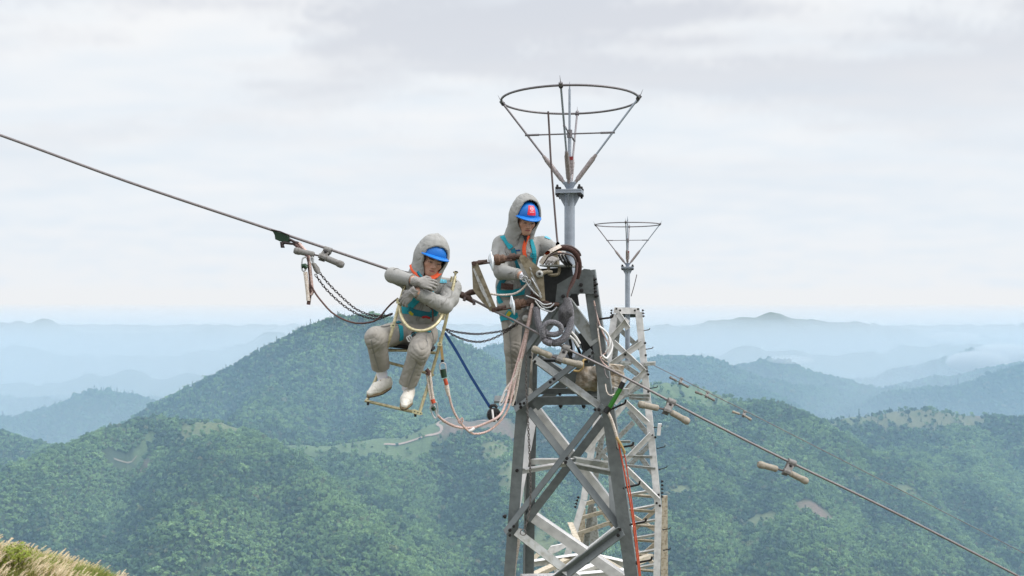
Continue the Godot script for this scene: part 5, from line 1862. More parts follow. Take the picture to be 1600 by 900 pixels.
	# chain down the left leg with its ring
	chain(curve(pts_of([[822, 545, 7.45], [822, 600, 7.46], [824, 640, 7.46], [827, 700, 7.46], [829, 760, 7.46], [827, 800, 7.46], [820, 826, 7.46]])), 0.024, 0.0034, M.chain_light, "thin grey chain hanging down the near tower's left leg", "")
	g = Geo.new()
	var ring := []
	for k in 16:
		ring.append(P(817.5, 832, 7.46) + Vector3(cos(TAU * k / 16), sin(TAU * k / 16), 0) * 0.024)
	g.tube(ring, 0.0042, 6, true)
	o = obj("chain_ring", g, M.chain_light)
	tag(o, "round ring at the lower end of the thin grey chain", "ring")
	g = Geo.new()
	ribbon(g, curve(pts_of([[811, 826, 7.75], [808, 850, 7.75], [803, 880, 7.75], [800, 910, 7.75]]), 0.05), 0.05, 0.006, Vector3(0.2, 0, 1))
	o = obj("webbing_strap", g, M.rope_white)
	tag(o, "dirty white strap hanging inside the left tower leg at the bottom", "strap")


func tower_gear() -> void:
	# the padded grey hose coiled on the tower
	var g := Geo.new()
	g.tube(curve(pts_of([[838, 480, 7.3], [840, 500, 7.28], [845, 514, 7.26], [855, 530, 7.2], [866, 536, 7.18], [880, 530, 7.18], [889, 514, 7.2], [892, 498, 7.22], [890, 480, 7.26], [886, 468, 7.3]]), 0.025), 0.030, 10)
	g.tube(curve(pts_of([[848, 512, 7.22], [847, 521, 7.17], [852, 533, 7.13], [862, 537, 7.12]]), 0.02), 0.026, 10)
	g.tube(curve(pts_of([[849, 527, 7.12], [848, 514, 7.12], [855, 505, 7.12], [866, 504, 7.12], [876, 510, 7.13], [876, 519, 7.13], [866, 523, 7.13], [855, 521, 7.13], [851, 515, 7.13]]), 0.02), 0.023, 10)
	var o := obj("padded_hose", g, M.padded_sleeve)
	tag(o, "mottled grey padded rope sleeve coiled in a loop on the tower top", "rope sleeve")
	var t := thing("tool_bag", P(885, 515, 7.3), "mottled grey cloth bag tied under the tower's head", "bag")
	var f := Field.new(P(868, 530, 7.5), P(898, 455, 7.0), 0.009)
	f.cap(P(885, 470, 7.25), P(884, 488, 7.24), 0.03, 0.06, 0.03)
	f.cap(P(884, 488, 7.24), P(881, 505, 7.24), 0.06, 0.04, 0.03)
	g = Geo.new()
	f.mesh(g, Transform3D.IDENTITY, func(p: Vector3) -> float: return 0.006 * sin(p.x * 90.0) * sin(p.y * 40.0))
	obj("sack", g, M.grey_bag, t)
	g = Geo.new()
	g.tube(curve(pts_of([[886, 472, 7.24], [887, 458, 7.25], [895, 440, 7.26], [902, 418, 7.27]]), 0.02), 0.006, 6)
	g.tube(curve(pts_of([[886, 472, 7.25], [889, 450, 7.27], [899, 425, 7.28], [903, 405, 7.29]]), 0.02), 0.006, 6)
	obj("cord", g, M.rope_brown, t)
	# wrapped brown coil over the head
	t = thing("rope_coil", P(880, 415, 7.3), "brown cloth-wrapped cable bowed over the tower's head plate", "rope")
	g = Geo.new()
	g.tube(curve(pts_of([[846, 411, 7.32], [853, 401, 7.3], [862, 392, 7.28], [874, 388, 7.27], [888, 389, 7.26], [899, 396, 7.26], [904, 407, 7.27], [905, 420, 7.28], [901, 435, 7.3]]), 0.02), 0.022, 10)
	obj("wrapped_cable", g, M.bark_cloth, t)
	g = Geo.new()
	g.tube(curve(pts_of([[862, 390, 7.30], [878, 384, 7.3], [892, 385, 7.3], [904, 393, 7.31], [907, 400, 7.32]]), 0.02), 0.009, 7)
	g.tube(curve(pts_of([[851, 404, 7.26], [866, 397, 7.24], [882, 396, 7.23], [896, 401, 7.24], [900, 412, 7.25], [899, 428, 7.28]]), 0.02), 0.008, 7)
	obj("cable", g, M.cable_dark, t)
	g = Geo.new()
	for k in 3:
		g.tube(curve(pts_of([[873 + 5 * k, 398, 7.34], [878 + 5 * k, 408, 7.33], [886 + 4 * k, 415, 7.34]]), 0.02), 0.010, 7)
	obj("cable_end", g, M.black_plastic, t)
	g = Geo.new()
	g.tube(curve(pts_of([[902, 410, 7.24], [901, 425, 7.23], [897, 440, 7.22], [890, 452, 7.22], [886, 460, 7.22]]), 0.02), 0.0085, 7)
	obj("loose_end", g, M.rope_brown, t)
	# pink and white wrapper by the hand
	g = Geo.new()
	ribbon(g, curve(pts_of([[845, 412, 7.24], [851, 402, 7.22], [858, 394, 7.2], [868, 388, 7.2], [876, 384, 7.22]]), 0.02), 0.032, 0.006, Vector3(0.2, 0.5, 1))
	o = obj("plastic_wrap", g, M.rope_white)
	tag(o, "pale plastic wrap across the brown cable by the worker's hand", "wrap")
	g = Geo.new()
	g.ball(P(855.5, 395, 7.17), Basis(Vector3.BACK, 0.6) * Basis().scaled(Vector3(0.024, 0.015, 0.015)), 10)
	o = obj("orange_tape", g, M.orange)
	tag(o, "orange tape round the pale wrap", "tape")
	# coil of rigging inside the head: shackles, wires
	t = thing("rigging", P(850, 480, 7.3), "tangle of steel links and wires under the yoke plate", "rigging")
	var rng := RandomNumberGenerator.new()
	rng.seed = 12
	for q in [[[822, 462], [838, 468], [850, 476], [862, 474]], [[842, 472], [850, 480], [860, 480], [866, 474]], [[836, 470], [846, 482], [862, 487], [870, 480]], [[818, 432], [826, 446], [836, 458], [846, 466]], [[829, 432], [834, 440], [840, 452], [846, 460]]]:
		g = Geo.new()
		var pp := []
		for e in q:
			pp.append([e[0], e[1], 7.27 + rng.randf() * 0.05])
		g.tube(curve(pts_of(pp), 0.02), 0.0065, 6)
		obj("link_wire", g, M.bright_steel, t)
	for q in [[820, 436, 0.022], [815, 433, 0.018], [826, 441, 0.018]]:
		g = Geo.new()
		var ring := []
		for k in 14:
			ring.append(P(q[0], q[1], 7.3) + Vector3(cos(TAU * k / 14), sin(TAU * k / 14), 0.4 * sin(TAU * k / 14 + 1.0)) * q[2])
		g.tube(ring, 0.005, 6, true)
		obj("ring", g, M.bright_steel, t)
	for q in [[828, 463, 860, 478, 0.026], [832, 455, 845, 470, 0.022], [846, 478, 872, 476, 0.02]]:
		g = Geo.new()
		g.tube(pts_of([[q[0], q[1], 7.4], [(q[0] + q[2]) * 0.5, (q[1] + q[3]) * 0.5, 7.36], [q[2], q[3], 7.4]]), q[4], 7)
		obj("link", g, M.rust, t)
	# ratchet block hung before the standing worker's legs
	t = thing("ratchet_block", P(821, 502, 7.4), "grey ratchet hoist hanging in front of the standing worker's thighs", "hoist")
	g = Geo.new()
	g.prism(pts_of([[811, 493, 7.38], [824, 481, 7.38], [829, 491, 7.38], [832, 506, 7.38], [818, 510, 7.38], [812, 504, 7.38]]), Vector3(0, 0, -0.05))
	obj("housing", g, M.weight_grey, t)
	g = Geo.new()
	g.lathe([Vector2(0, 0.02), Vector2(0.026, 0.018), Vector2(0.03, 0.0)], P(821, 497, 7.37), Vector3(0, 0, 1), 16)
	obj("drum", g, M.yoke_bright, t)
	g = Geo.new()
	g.tube(curve(pts_of([[824, 483, 7.36], [826, 476, 7.36], [829, 472, 7.36]]), 0.01), 0.009, 7)
	obj("hook", g, M.bright_steel, t)
	# teal lanyard pack with a yellow tag
	t = thing("lanyard_pack", P(797, 494, 7.5), "teal strap pack with a yellow tag at the standing worker's hip", "lanyard")
	g = Geo.new()
	g.bar(P(791, 488, 7.45), P(806, 499, 7.42), Vector3(0.02, 0.028, 0), Vector3(0, 0, 0.02))
	obj("pack", g, M.webbing, t)
	g = Geo.new()
	g.bar(P(792.5, 489, 7.425), P(797, 492.5, 7.415), Vector3(0.014, 0.02, 0), Vector3(0, 0, 0.004))
	obj("tag", g, M.yellow, t)
	g = Geo.new()
	g.tube(curve(pts_of([[805, 500, 7.42], [800, 506, 7.42], [795, 511, 7.4]]), 0.02), 0.005, 6)
	obj("cord", g, M.bright_steel, t)
	# cluster of wires and gear in the tower beneath the wire
	t = thing("cable_bundle", P(898, 560, 7.6), "black and white cable bundle hanging inside the tower head", "cables")
	for q in [[[893, 520], [899, 535], [905, 548], [908, 560]], [[896, 522], [905, 530], [912, 545], [910, 556]], [[890, 530], [893, 548], [890, 565], [886, 575]], [[886, 545], [892, 560], [900, 572], [908, 570]]]:
		g = Geo.new()
		var pp := []
		for e in q:
			pp.append([e[0], e[1], 7.46 + rng.randf() * 0.1])
		g.tube(curve(pts_of(pp), 0.02), 0.012, 7)
		obj("cable", g, M.black_plastic, t)
	for q in [[[892, 518], [900, 527], [906, 537]], [[889, 524], [898, 532], [904, 542]]]:
		g = Geo.new()
		var pp := []
		for e in q:
			pp.append([e[0], e[1], 7.42])
		g.tube(curve(pts_of(pp), 0.02), 0.011, 7)
		obj("sleeve_end", g, M.white_plastic, t)
	wire("loop_wire", pts_of([[896, 579, 7.3], [905, 580, 7.3], [911, 573, 7.28], [911, 563, 7.28], [918, 561, 7.3]]), 0.009, M.rope_yellow, "tan wire loop hooked by the right end of the tower damper", "wire")
	# white bag lying on the tower
	t = thing("canvas_bag", P(945, 605, 7.9), "dirty white canvas bag slung behind the near tower's right leg", "bag")
	f = Field.new(P(895, 622, 8.3), P(985, 555, 7.7), 0.012)
	f.cap(P(915, 588, 8.0), P(960, 588, 8.0), 0.08, 0.085, 0.05)
	f.cap(P(912, 600, 8.0), P(962, 600, 8.0), 0.07, 0.06, 0.05)
	f.cap(P(935, 578, 7.95), P(970, 574, 7.95), 0.05, 0.03, 0.05)
	var fn := FastNoiseLite.new()
	fn.seed = 4; fn.frequency = 9.0
	g = Geo.new()
	f.mesh(g, Transform3D.IDENTITY, func(p: Vector3) -> float: return 0.016 * fn.get_noise_3d(p.x, p.y * 0.6, p.z))
	obj("sack", g, M.canvas, t)
	g = Geo.new()
	g.prism(pts_of([[955, 570, 7.86], [976, 572, 7.86], [972, 588, 7.86], [966, 606, 7.86], [954, 607, 7.86]]), Vector3(0, 0, -0.03))
	obj("flap", g, M.canvas, t)
	# white cables bundled down the right leg
	t = thing("cable_bundle", P(945, 600, 7.4), "white and grey cables looping outside the near tower's right leg", "cables")
	var n2 := 0
	for q in [[[928, 470], [933, 495], [942, 520], [951, 540], [946, 552], [938, 558], [943, 568], [951, 574]], [[936, 510], [946, 518], [955, 534], [956, 545], [948, 560], [941, 555]], [[933, 505], [936, 530], [938, 545], [941, 560], [950, 566]], [[939, 512], [950, 522], [953, 538], [946, 550]], [[930, 478], [934, 510], [938, 535], [946, 585], [952, 590]], [[946, 600], [948, 612], [954, 618], [966, 612], [971, 604]]]:
		g = Geo.new()
		var pp := []
		for e in q:
			pp.append([e[0], e[1], 7.36 + rng.randf() * 0.08])
		g.tube(curve(pts_of(pp), 0.02), [0.0065, 0.010, 0.006, 0.007, 0.005, 0.005][n2], 7)
		obj("cable", g, [M.rope_pink, M.white_plastic, M.rope_white, M.white_plastic, M.cable, M.rope_white][n2], t)
		n2 += 1
	# green rod
	t = thing("earthing_rod", P(962, 620, 7.25), "green and black earthing rod leaning on the right tower leg", "rod")
	g = Geo.new()
	g.tube([P(952, 637, 7.27), P(970, 606, 7.25)], 0.019, 10)
	obj("grip", g, M.green_rod, t)
	g = Geo.new()
	g.tube([P(946, 645, 7.27), P(952, 636, 7.27)], 0.023, 10)
	g.tube([P(969, 607, 7.25), P(974, 597, 7.25)], 0.021, 10)
	obj("cap", g, M.black_plastic, t)
	g = Geo.new()
	g.tube([P(973, 598, 7.25), P(977, 591, 7.25)], [0.018, 0.024], 10)
	obj("tip", g, M.white_plastic, t)
	wire("rope", pts_of([[950, 645, 7.4], [955, 655, 7.4], [960, 670, 7.4], [964, 684, 7.4], [967, 700, 7.42]]), 0.013, M.rope_white, "white rope hanging down the right tower leg below the green rod", "rope")
	t = thing("orange_rope", P(985, 800, 7.36), "orange rope strung down the outside of the right tower leg", "rope")
	g = Geo.new()
	g.tube(curve(pts_of([[966, 690, 7.36], [972, 720, 7.36], [980, 760, 7.36], [987, 800, 7.36], [993, 850, 7.36], [1000, 910, 7.36]]), 0.05), 0.0068, 7)
	obj("strand", g, M.rope_orange, t)
	g = Geo.new()
	g.tube(curve(pts_of([[968, 690, 7.38], [976, 712, 7.38], [982, 750, 7.38], [990, 805, 7.38], [996, 855, 7.38], [1002, 910, 7.38]]), 0.05), 0.005, 7)
	obj("strand", g, M.rope_orange, t)
	g = Geo.new()
	g.tube(curve(pts_of([[963, 683, 7.36], [968, 691, 7.35], [974, 702, 7.35], [976, 708, 7.36]]), 0.02), 0.011, 7)
	obj("knot", g, M.rope_yellow, t)
	# tools at the step
	g = Geo.new()
	g.prism(pts_of([[960, 606, 7.5], [983, 608, 7.5], [981, 618, 7.5], [958, 617, 7.5]]), Vector3(0, 0, -0.05))
	o = obj("tool_tray", g, M.steel_mid)
	tag(o, "flat grey metal tray behind the green rod", "tray")


# ---------------------------------------------------------------- people
func face_tint(p: Vector3) -> Color:
	var c := Color(0.43, 0.245, 0.17)
	if p.z > 0.035:
		var ax := absf(p.x)
		# cheeks and nose a little redder
		var ch := clampf(1.0 - Vector2(ax - 0.04, p.y + 0.03).length() / 0.04, 0.0, 1.0)
		c = c.lerp(Color(0.46, 0.21, 0.145), ch * 0.6)
		if absf(p.y - 0.0245 + (ax - 0.034) * (ax - 0.034) * 6.0) < 0.0052 and ax > 0.012 and ax < 0.054:
			c = Color(0.035, 0.025, 0.022)
		if absf(p.y + 0.0005) < 0.0052 - absf(ax - 0.033) * 0.2 and absf(ax - 0.033) < 0.017:
			c = Color(0.05, 0.03, 0.028)
		if absf(p.y + 0.064) < 0.0098 - ax * 0.28 and ax < 0.026:
			c = Color(0.36, 0.13, 0.11)
		if absf(p.y + 0.0635) < 0.0022 and ax < 0.024:
			c = Color(0.13, 0.045, 0.04)
	return c


func head_mesh(g: Geo, xf: Transform3D) -> void:
	var f := Field.new(Vector3(-0.11, -0.22, -0.13), Vector3(0.11, 0.14, 0.13), 0.0045)
	f.ell(Vector3(0, 0.035, -0.012), Vector3(0.077, 0.088, 0.096), 0.01)
	f.ell(Vector3(0, -0.030, 0.020), Vector3(0.066, 0.075, 0.070), 0.03)
	f.ell(Vector3(0, -0.070, 0.026), Vector3(0.050, 0.044, 0.058), 0.03)
	f.cap(Vector3(-0.012, -0.098, 0.062), Vector3(0.012, -0.098, 0.062), 0.018, 0.018, 0.03)
	for s: float in [-1.0, 1.0]:
		f.ell(Vector3(0.046 * s, -0.022, 0.052), Vector3(0.026, 0.022, 0.024), 0.02)
		f.ell(Vector3(0.034 * s, 0.002, 0.104), Vector3(0.019, 0.012, 0.021), 0.012, Basis.IDENTITY, true)
		f.ell(Vector3(0.033 * s, 0.0, 0.077), Vector3(0.017, 0.011, 0.013), 0.006)
		f.cap(Vector3(0.014 * s, 0.023, 0.086), Vector3(0.052 * s, 0.021, 0.070), 0.008, 0.007, 0.012)
		f.ell(Vector3(0.013 * s, -0.036, 0.090), Vector3(0.0095, 0.008, 0.010), 0.008)
		f.ell(Vector3(0.078 * s, -0.006, -0.005), Vector3(0.010, 0.030, 0.019), 0.008)
	f.cap(Vector3(0, 0.010, 0.084), Vector3(0, -0.030, 0.103), 0.0085, 0.0125, 0.012)
	f.cap(Vector3(-0.020, -0.059, 0.080), Vector3(0.020, -0.059, 0.080), 0.0075, 0.0075, 0.008)
	f.cap(Vector3(-0.017, -0.070, 0.080), Vector3(0.017, -0.070, 0.080), 0.0085, 0.0085, 0.008)
	f.cap(Vector3(0, -0.075, -0.015), Vector3(0, -0.20, -0.035), 0.052, 0.058, 0.03)
	f.mesh(g, xf, null, face_tint)


func helmet(parent: Node3D, xf: Transform3D, badge: bool) -> void:
	var g := Geo.new()
	var c := Vector3(0, 0.066, -0.010)
	var rows := 12
	var sides := 40
	var base := 0
	var pos := func(th: float, a: float) -> Vector3:
		var ridge := 0.006 * maxf(0.0, cos(a * 1.0)) * exp(-pow(sin(a) * 6.0, 2.0))
		return c + Vector3(sin(th) * sin(a) * 0.107, cos(th) * 0.118 - 0.014, sin(th) * cos(a) * 0.128) * (1.0 + ridge)
	for j in rows + 1:
		var th := PI * 0.5 * j / rows
		for s in sides + 1:
			var a := TAU * s / sides
			var p: Vector3 = pos.call(th, a)
			g.vert(xf * p, (xf.basis * ((p - c) / Vector3(0.0115, 0.0139, 0.0164))).normalized())
	for j in rows:
		for s in sides:
			var k := j * (sides + 1) + s
			g.i.append_array(PackedInt32Array([k, k + 1, k + sides + 1, k + 1, k + sides + 2, k + sides + 1]))
	var h := obj("helmet", g, M.helmet, parent)
	# brim: narrow all round, drawn out to a visor in front
	g = Geo.new()
	var ring := []
	for s in sides:
		var a := TAU * s / sides
		var front := maxf(0.0, cos(a))
		var out := 0.012 + 0.040 * pow(front, 1.5)
		var dirv := Vector3(sin(a), 0, cos(a))
		var inner := c + Vector3(sin(a) * 0.105, -0.012, cos(a) * 0.126)
		var mid := inner + dirv * out * 0.6 - Vector3(0, 0.003 + 0.002 * front, 0)
		var edge := inner + dirv * out - Vector3(0, 0.006 + 0.006 * front - 0.006 * absf(sin(a)) * front, 0)
		ring.append([inner + Vector3(0, 0.006, 0), mid + Vector3(0, 0.004, 0), edge + Vector3(0, 0.0025, 0), edge - Vector3(0, 0.004, 0), inner - Vector3(0, 0.004, 0)])
	for s in sides:
		var r0: Array = ring[s]
		var r1: Array = ring[(s + 1) % sides]
		for k in 4:
			var o: Vector3 = [Vector3(0, 1, 0.2), Vector3(0, 1, 0.2), r0[2] - r0[0], Vector3(0, -1, 0)][k]
			g.quad(xf * r0[k], xf * r0[k + 1], xf * r1[k + 1], xf * r1[k], xf.basis * o)
	obj("brim", g, M.helmet, h)
	if badge:
		# a red shield-shaped patch with a pale round device and a pale line below it
		g = Geo.new()
		var cell := func(u: float, v: float, off: float) -> Vector3:
			return pos.call(lerpf(1.34, 0.62, v), u) + (pos.call(lerpf(1.34, 0.62, v), u) - c).normalized() * off
		for u in 8:
			for v in 8:
				var ua := lerpf(-0.36, 0.36, u / 8.0)
				var ub := lerpf(-0.36, 0.36, (u + 1) / 8.0)
				g.quad(xf * cell.call(ua, v / 8.0, 0.004), xf * cell.call(ub, v / 8.0, 0.004), xf * cell.call(ub, (v + 1) / 8.0, 0.004), xf * cell.call(ua, (v + 1) / 8.0, 0.004), xf.basis * Vector3(0, 0.4, 1))
		var patch := obj("red_patch", g, M.patch_red, h)
		g = Geo.new()
		for k in 14:
			var a0 := TAU * k / 14
			var a1 := TAU * (k + 1) / 14
			g.quad(xf * cell.call(sin(a0) * 0.19, 0.66 + cos(a0) * 0.2, 0.0055), xf * cell.call(sin(a1) * 0.19, 0.66 + cos(a1) * 0.2, 0.0055), xf * cell.call(sin(a1) * 0.11, 0.66 + cos(a1) * 0.12, 0.0055), xf * cell.call(sin(a0) * 0.11, 0.66 + cos(a0) * 0.12, 0.0055), xf.basis * Vector3(0, 0.4, 1))
		g.quad(xf * cell.call(-0.12, 0.64, 0.0055), xf * cell.call(0.12, 0.64, 0.0055), xf * cell.call(0.12, 0.69, 0.0055), xf * cell.call(-0.12, 0.69, 0.0055), xf.basis * Vector3(0, 0.4, 1))
		for k in 4:
			var u0 := -0.2 + 0.105 * k
			g.quad(xf * cell.call(u0, 0.27, 0.0055), xf * cell.call(u0 + 0.08, 0.27, 0.0055), xf * cell.call(u0 + 0.08, 0.36, 0.0055), xf * cell.call(u0, 0.36, 0.0055), xf.basis * Vector3(0, 0.4, 1))
		obj("emblem", g, M.patch_white, patch)
	# chin strap
	g = Geo.new()
	var st := []
	for q in [[-0.082, 0.03, 0.0], [-0.078, -0.03, 0.02], [-0.062, -0.075, 0.04], [-0.03, -0.112, 0.055], [0.0, -0.120, 0.058], [0.03, -0.112, 0.055], [0.062, -0.075, 0.04], [0.078, -0.03, 0.02], [0.082, 0.03, 0.0]]:
		st.append(xf * Vector3(q[0], q[1], q[2]))
	g.tube(curve(st, 0.02), 0.004, 6)
	obj("chin_strap", g, M.dark_cloth, h)


func hood(parent: Node3D, xf: Transform3D, cutz: float, lean: float, tall: float, drop: Vector3, brow := -1.0) -> void:
	var f := Field.new(Vector3(-0.2, -0.30, -0.24), Vector3(0.2, 0.28, 0.20), 0.0075)
	f.ell(Vector3(0, 0.055, -0.028), Vector3(0.128, 0.135 + tall, 0.152), 0.02)
	f.cap(Vector3(0, 0.01, -0.035), Vector3(0, -0.10, -0.045) + drop * 0.5, 0.128, 0.115, 0.05)
	f.cap(Vector3(0, -0.10, -0.045) + drop * 0.5, Vector3(0, -0.18, -0.05) + drop, 0.112, 0.135, 0.05)
	f.cap(Vector3(0, 0.12 + tall * 0.6, -0.10), Vector3(0, 0.10 + tall * 0.5, 0.02), 0.05, 0.06, 0.06)
	for k in f.d.size():
		var q: float = -(f.d[k] + 0.013)
		if q > f.d[k]:
			f.d[k] = q
	var nn := Vector3(0, lean, 1).normalized()
	if brow < 0.0:
		f.cut(Vector3(0, 0, cutz), nn)
	else:      # the rim comes forward over the brow
		for k in f.d.size():
			var y := f.o.y + f.h * float((k / f.nx) % f.ny)
			var z := f.o.z + f.h * float(k / (f.nx * f.ny))
			var q2 := (z - maxf(cutz + 0.04 * y, brow + 0.55 * (y - 0.10))) * 0.85
			if q2 > f.d[k]:
				f.d[k] = q2
	# the gap at the throat
	f.ell(Vector3(0, -0.17, 0.10), Vector3(0.055, 0.10, 0.10), 0.02, Basis.IDENTITY, true)
	var n1 := FastNoiseLite.new()
	n1.seed = 3; n1.frequency = 11.0; n1.fractal_octaves = 2
	var g := Geo.new()
	f.mesh(g, xf, func(p: Vector3) -> float: return 0.0018 * n1.get_noise_3d(p.x, p.y * 1.3, p.z * 0.8) + 0.006 * exp(-pow(p.x / 0.007, 2.0)) - 0.004 * smoothstep(-0.1, 0.3, n1.get_noise_3d(p.x * 0.5, p.y * 0.5 + 9.0, p.z * 0.5)) * exp(-pow(n1.get_noise_3d(p.x * 0.8 + 3.0, p.y * 1.2, p.z * 0.5) * 7.0, 2.0)))
	var h := obj("hood", g, M.jacket, parent)
	# a stitched hem along the opening
	g = Geo.new()


# cloth: creases gather at the joints, each [place, along, reach, depth, spacing], with a little slack between
func folds_fn(seed_: int, joints: Array, slack := 0.0025) -> Callable:
	var n1 := FastNoiseLite.new()
	n1.seed = seed_; n1.frequency = 1.0; n1.fractal_octaves = 2; n1.noise_type = FastNoiseLite.TYPE_SIMPLEX_SMOOTH
	return func(p: Vector3) -> float:
		var w := n1.get_noise_3d(p.x * 5.0, p.y * 5.0, p.z * 5.0)
		var w2 := n1.get_noise_3d(p.x * 3.2 + 40.0, p.y * 3.2, p.z * 3.2)
		var r := slack * w2
		for j in joints:
			var q: Vector3 = p - j[0]
			var f := exp(-q.length_squared() / (j[2] * j[2]))
			if f < 0.03:
				continue
			var x: float = q.dot(j[1]) * PI / j[4] + w * 4.0 + (q.x - 0.4 * q.z) * 22.0
			var c := 1.0 - absf(sin(x))
			r += j[3] * 0.6 * f * (0.2 - c * c * c) * clampf(0.3 + w2 * 2.2, 0.0, 1.2)
		return r


# a hand: the frame's z runs along the fingers, y out of its back, x to the thumb
func hand(g: Geo, xf: Transform3D, side: float, curl: Array, fat: float, tint: Color) -> void:
	var f := Field.new(Vector3(-0.09, -0.11, -0.05), Vector3(0.09, 0.05, 0.20), 0.0038)
	f.cap(Vector3(0, 0, -0.03), Vector3(0, 0, 0.01), 0.027 * fat, 0.026 * fat, 0.02)
	f.ell(Vector3(0, -0.002, 0.05), Vector3(0.041, 0.016 * fat, 0.048), 0.015)
	f.cap(Vector3(0.022 * side, -0.006, 0.02), Vector3(0.030 * side, -0.004, 0.04), 0.016, 0.014, 0.015)
	var lens := [0.068, 0.079, 0.074, 0.058]
	for k in 4:
		var x := (0.030 - 0.020 * k) * side
		var p := Vector3(x, 0.0, 0.086 - 0.004 * absf(k - 1.2))
		f.cap(Vector3(x * 0.8, 0, 0.045), p, 0.0115 * fat, 0.0108 * fat, 0.008)
		var ang: float = curl[k]
		var sp := 0.06 * (1.5 - k) * side
		var a := ang * 0.5
		var r := 0.0102 * fat
		for j in 3:
			var l: float = lens[k] * [0.46, 0.31, 0.23][j]
			var q := p + Vector3(sin(sp), -sin(a), cos(a)) * l
			f.cap(p, q, r, r * 0.9, 0.003)
			p = q
			r *= 0.92
			a += ang
	var th: float = curl[4]
	var tp := Vector3(0.034 * side, -0.008, 0.030)
	var a2 := 0.75 - th * 0.3
	for j in 2:
		var tq: Vector3 = tp + Vector3(sin(a2) * side, -0.25 - th * 0.5, cos(a2)).normalized() * [0.036, 0.030][j]
		f.cap(tp, tq, 0.0125 * fat, 0.0108 * fat, 0.004)
		tp = tq
		a2 -= 0.45 + th * 0.4
	f.mesh(g, xf, null, func(_p: Vector3) -> Color: return tint)


func hand_frame(wrist: Vector3, towards: Vector3, back: Vector3) -> Transform3D:
	var z := (towards - wrist).normalized()
	var y := (back - z * back.dot(z)).normalized()
	return Transform3D(Basis(y.cross(z), y, z), wrist)


func shoe(parent: Node3D, heel: Vector3, toe: Vector3, up: Vector3) -> void:
	var z := (toe - heel).normalized()
	var y := (up - z * up.dot(z)).normalized()
	var xf := Transform3D(Basis(y.cross(z), y, z).scaled(Vector3.ONE * 0.92), heel + z * 0.11)
	var f := Field.new(Vector3(-0.09, -0.02, -0.16), Vector3(0.09, 0.16, 0.2), 0.0055)
	f.cap(Vector3(0, 0.045, -0.085), Vector3(0, 0.042, 0.04), 0.040, 0.047, 0.03)
	f.cap(Vector3(0, 0.040, 0.04), Vector3(0.004, 0.028, 0.118), 0.044, 0.028, 0.03)
	f.cap(Vector3(0, 0.055, -0.02), Vector3(0, 0.085, -0.065), 0.040, 0.042, 0.03)
	f.ell(Vector3(0, 0.128, -0.075), Vector3(0.034, 0.035, 0.04), 0.008, Basis.IDENTITY, true)
	f.cut(Vector3(0, 0.010, 0), Vector3(0, -1, 0))
	var n1 := FastNoiseLite.new()
	n1.seed = 5; n1.frequency = 22.0
	var g := Geo.new()
	f.mesh(g, xf, func(p: Vector3) -> float: return 0.0015 * n1.get_noise_3d(p.x, p.y, p.z) - 0.003 * exp(-pow((p.z - 0.062 - p.y * 0.3) / 0.005, 2.0)) - 0.003 * exp(-pow((p.z + 0.03 + p.y * 0.5 - 0.04) / 0.005, 2.0)) * (1.0 if absf(p.x) > 0.02 else 0.0) - 0.003 * exp(-pow((p.y - 0.035 - 0.1 * absf(p.z)) / 0.004, 2.0)))
	var s := obj("shoe", g, M.shoe, parent)
	# sole: a rim round the foot, pale at the side and dark beneath
	var out := []
	for k in 28:
		var a := TAU * k / 28
		var zz := cos(a) * 0.135
		var w := 0.047 - 0.010 * clampf(-zz / 0.135, 0.0, 1.0) + (0.004 if zz > 0.0 and zz < 0.09 else 0.0)
		out.append(Vector3(sin(a) * w * (1.0 - 0.15 * maxf(0.0, cos(a))), 0, zz + 0.012))
	g = Geo.new()
	var low := []
	for p: Vector3 in out:
		low.append(xf * (p + Vector3(0, 0.002, 0)))
	g.prism(low, xf.basis.y * 0.020)
	obj("sole_rim", g, M.shoe_side, s)
	g = Geo.new()
	low = []
	for p: Vector3 in out:
		low.append(xf * (p * 1.01 + Vector3(0, -0.008, 0)))
	g.prism(low, xf.basis.y * 0.0097)
	obj("sole", g, M.sole, s)
	g = Geo.new()
	for k in 4:
		var zz := -0.005 + 0.022 * k
		var yy := 0.099 - 0.011 * k - 0.003 * k * k * 0.3
		g.tube([xf * Vector3(-0.022, yy - 0.012, zz), xf * Vector3(0, yy, zz + 0.004), xf * Vector3(0.022, yy - 0.012, zz)], 0.0035, 5)
	obj("laces", g, M.shoe_side, s)


func strap(g: Geo, f: Field, list: Array, wide: float, off := 0.009) -> void:
	var path := curve(pts_of(list), 0.014)
	var mids := []
	for p: Vector3 in path:
		mids.append(f.onto(p, off))
	var rows := []
	for k in mids.size():
		var t: Vector3 = (mids[mini(k + 1, mids.size() - 1)] - mids[maxi(k - 1, 0)]).normalized()
		var nn := f.grad(mids[k])
		var s := t.cross(nn).normalized() * wide * 0.5
		var a := f.onto(mids[k] - s, off)
		var b := f.onto(mids[k] + s, off)
		rows.append([a, mids[k], b, nn])
	for k in rows.size() - 1:
		var r: Array = rows[k]
		var q: Array = rows[k + 1]
		var nn: Vector3 = r[3]
		g.quad(r[0], r[1], q[1], q[0], nn)
		g.quad(r[1], r[2], q[2], q[1], nn)
		var dn := nn * 0.004
		g.quad(r[0], r[0] - dn, q[0] - dn, q[0], r[0] - r[1])
		g.quad(r[2], r[2] - dn, q[2] - dn, q[2], r[2] - r[1])


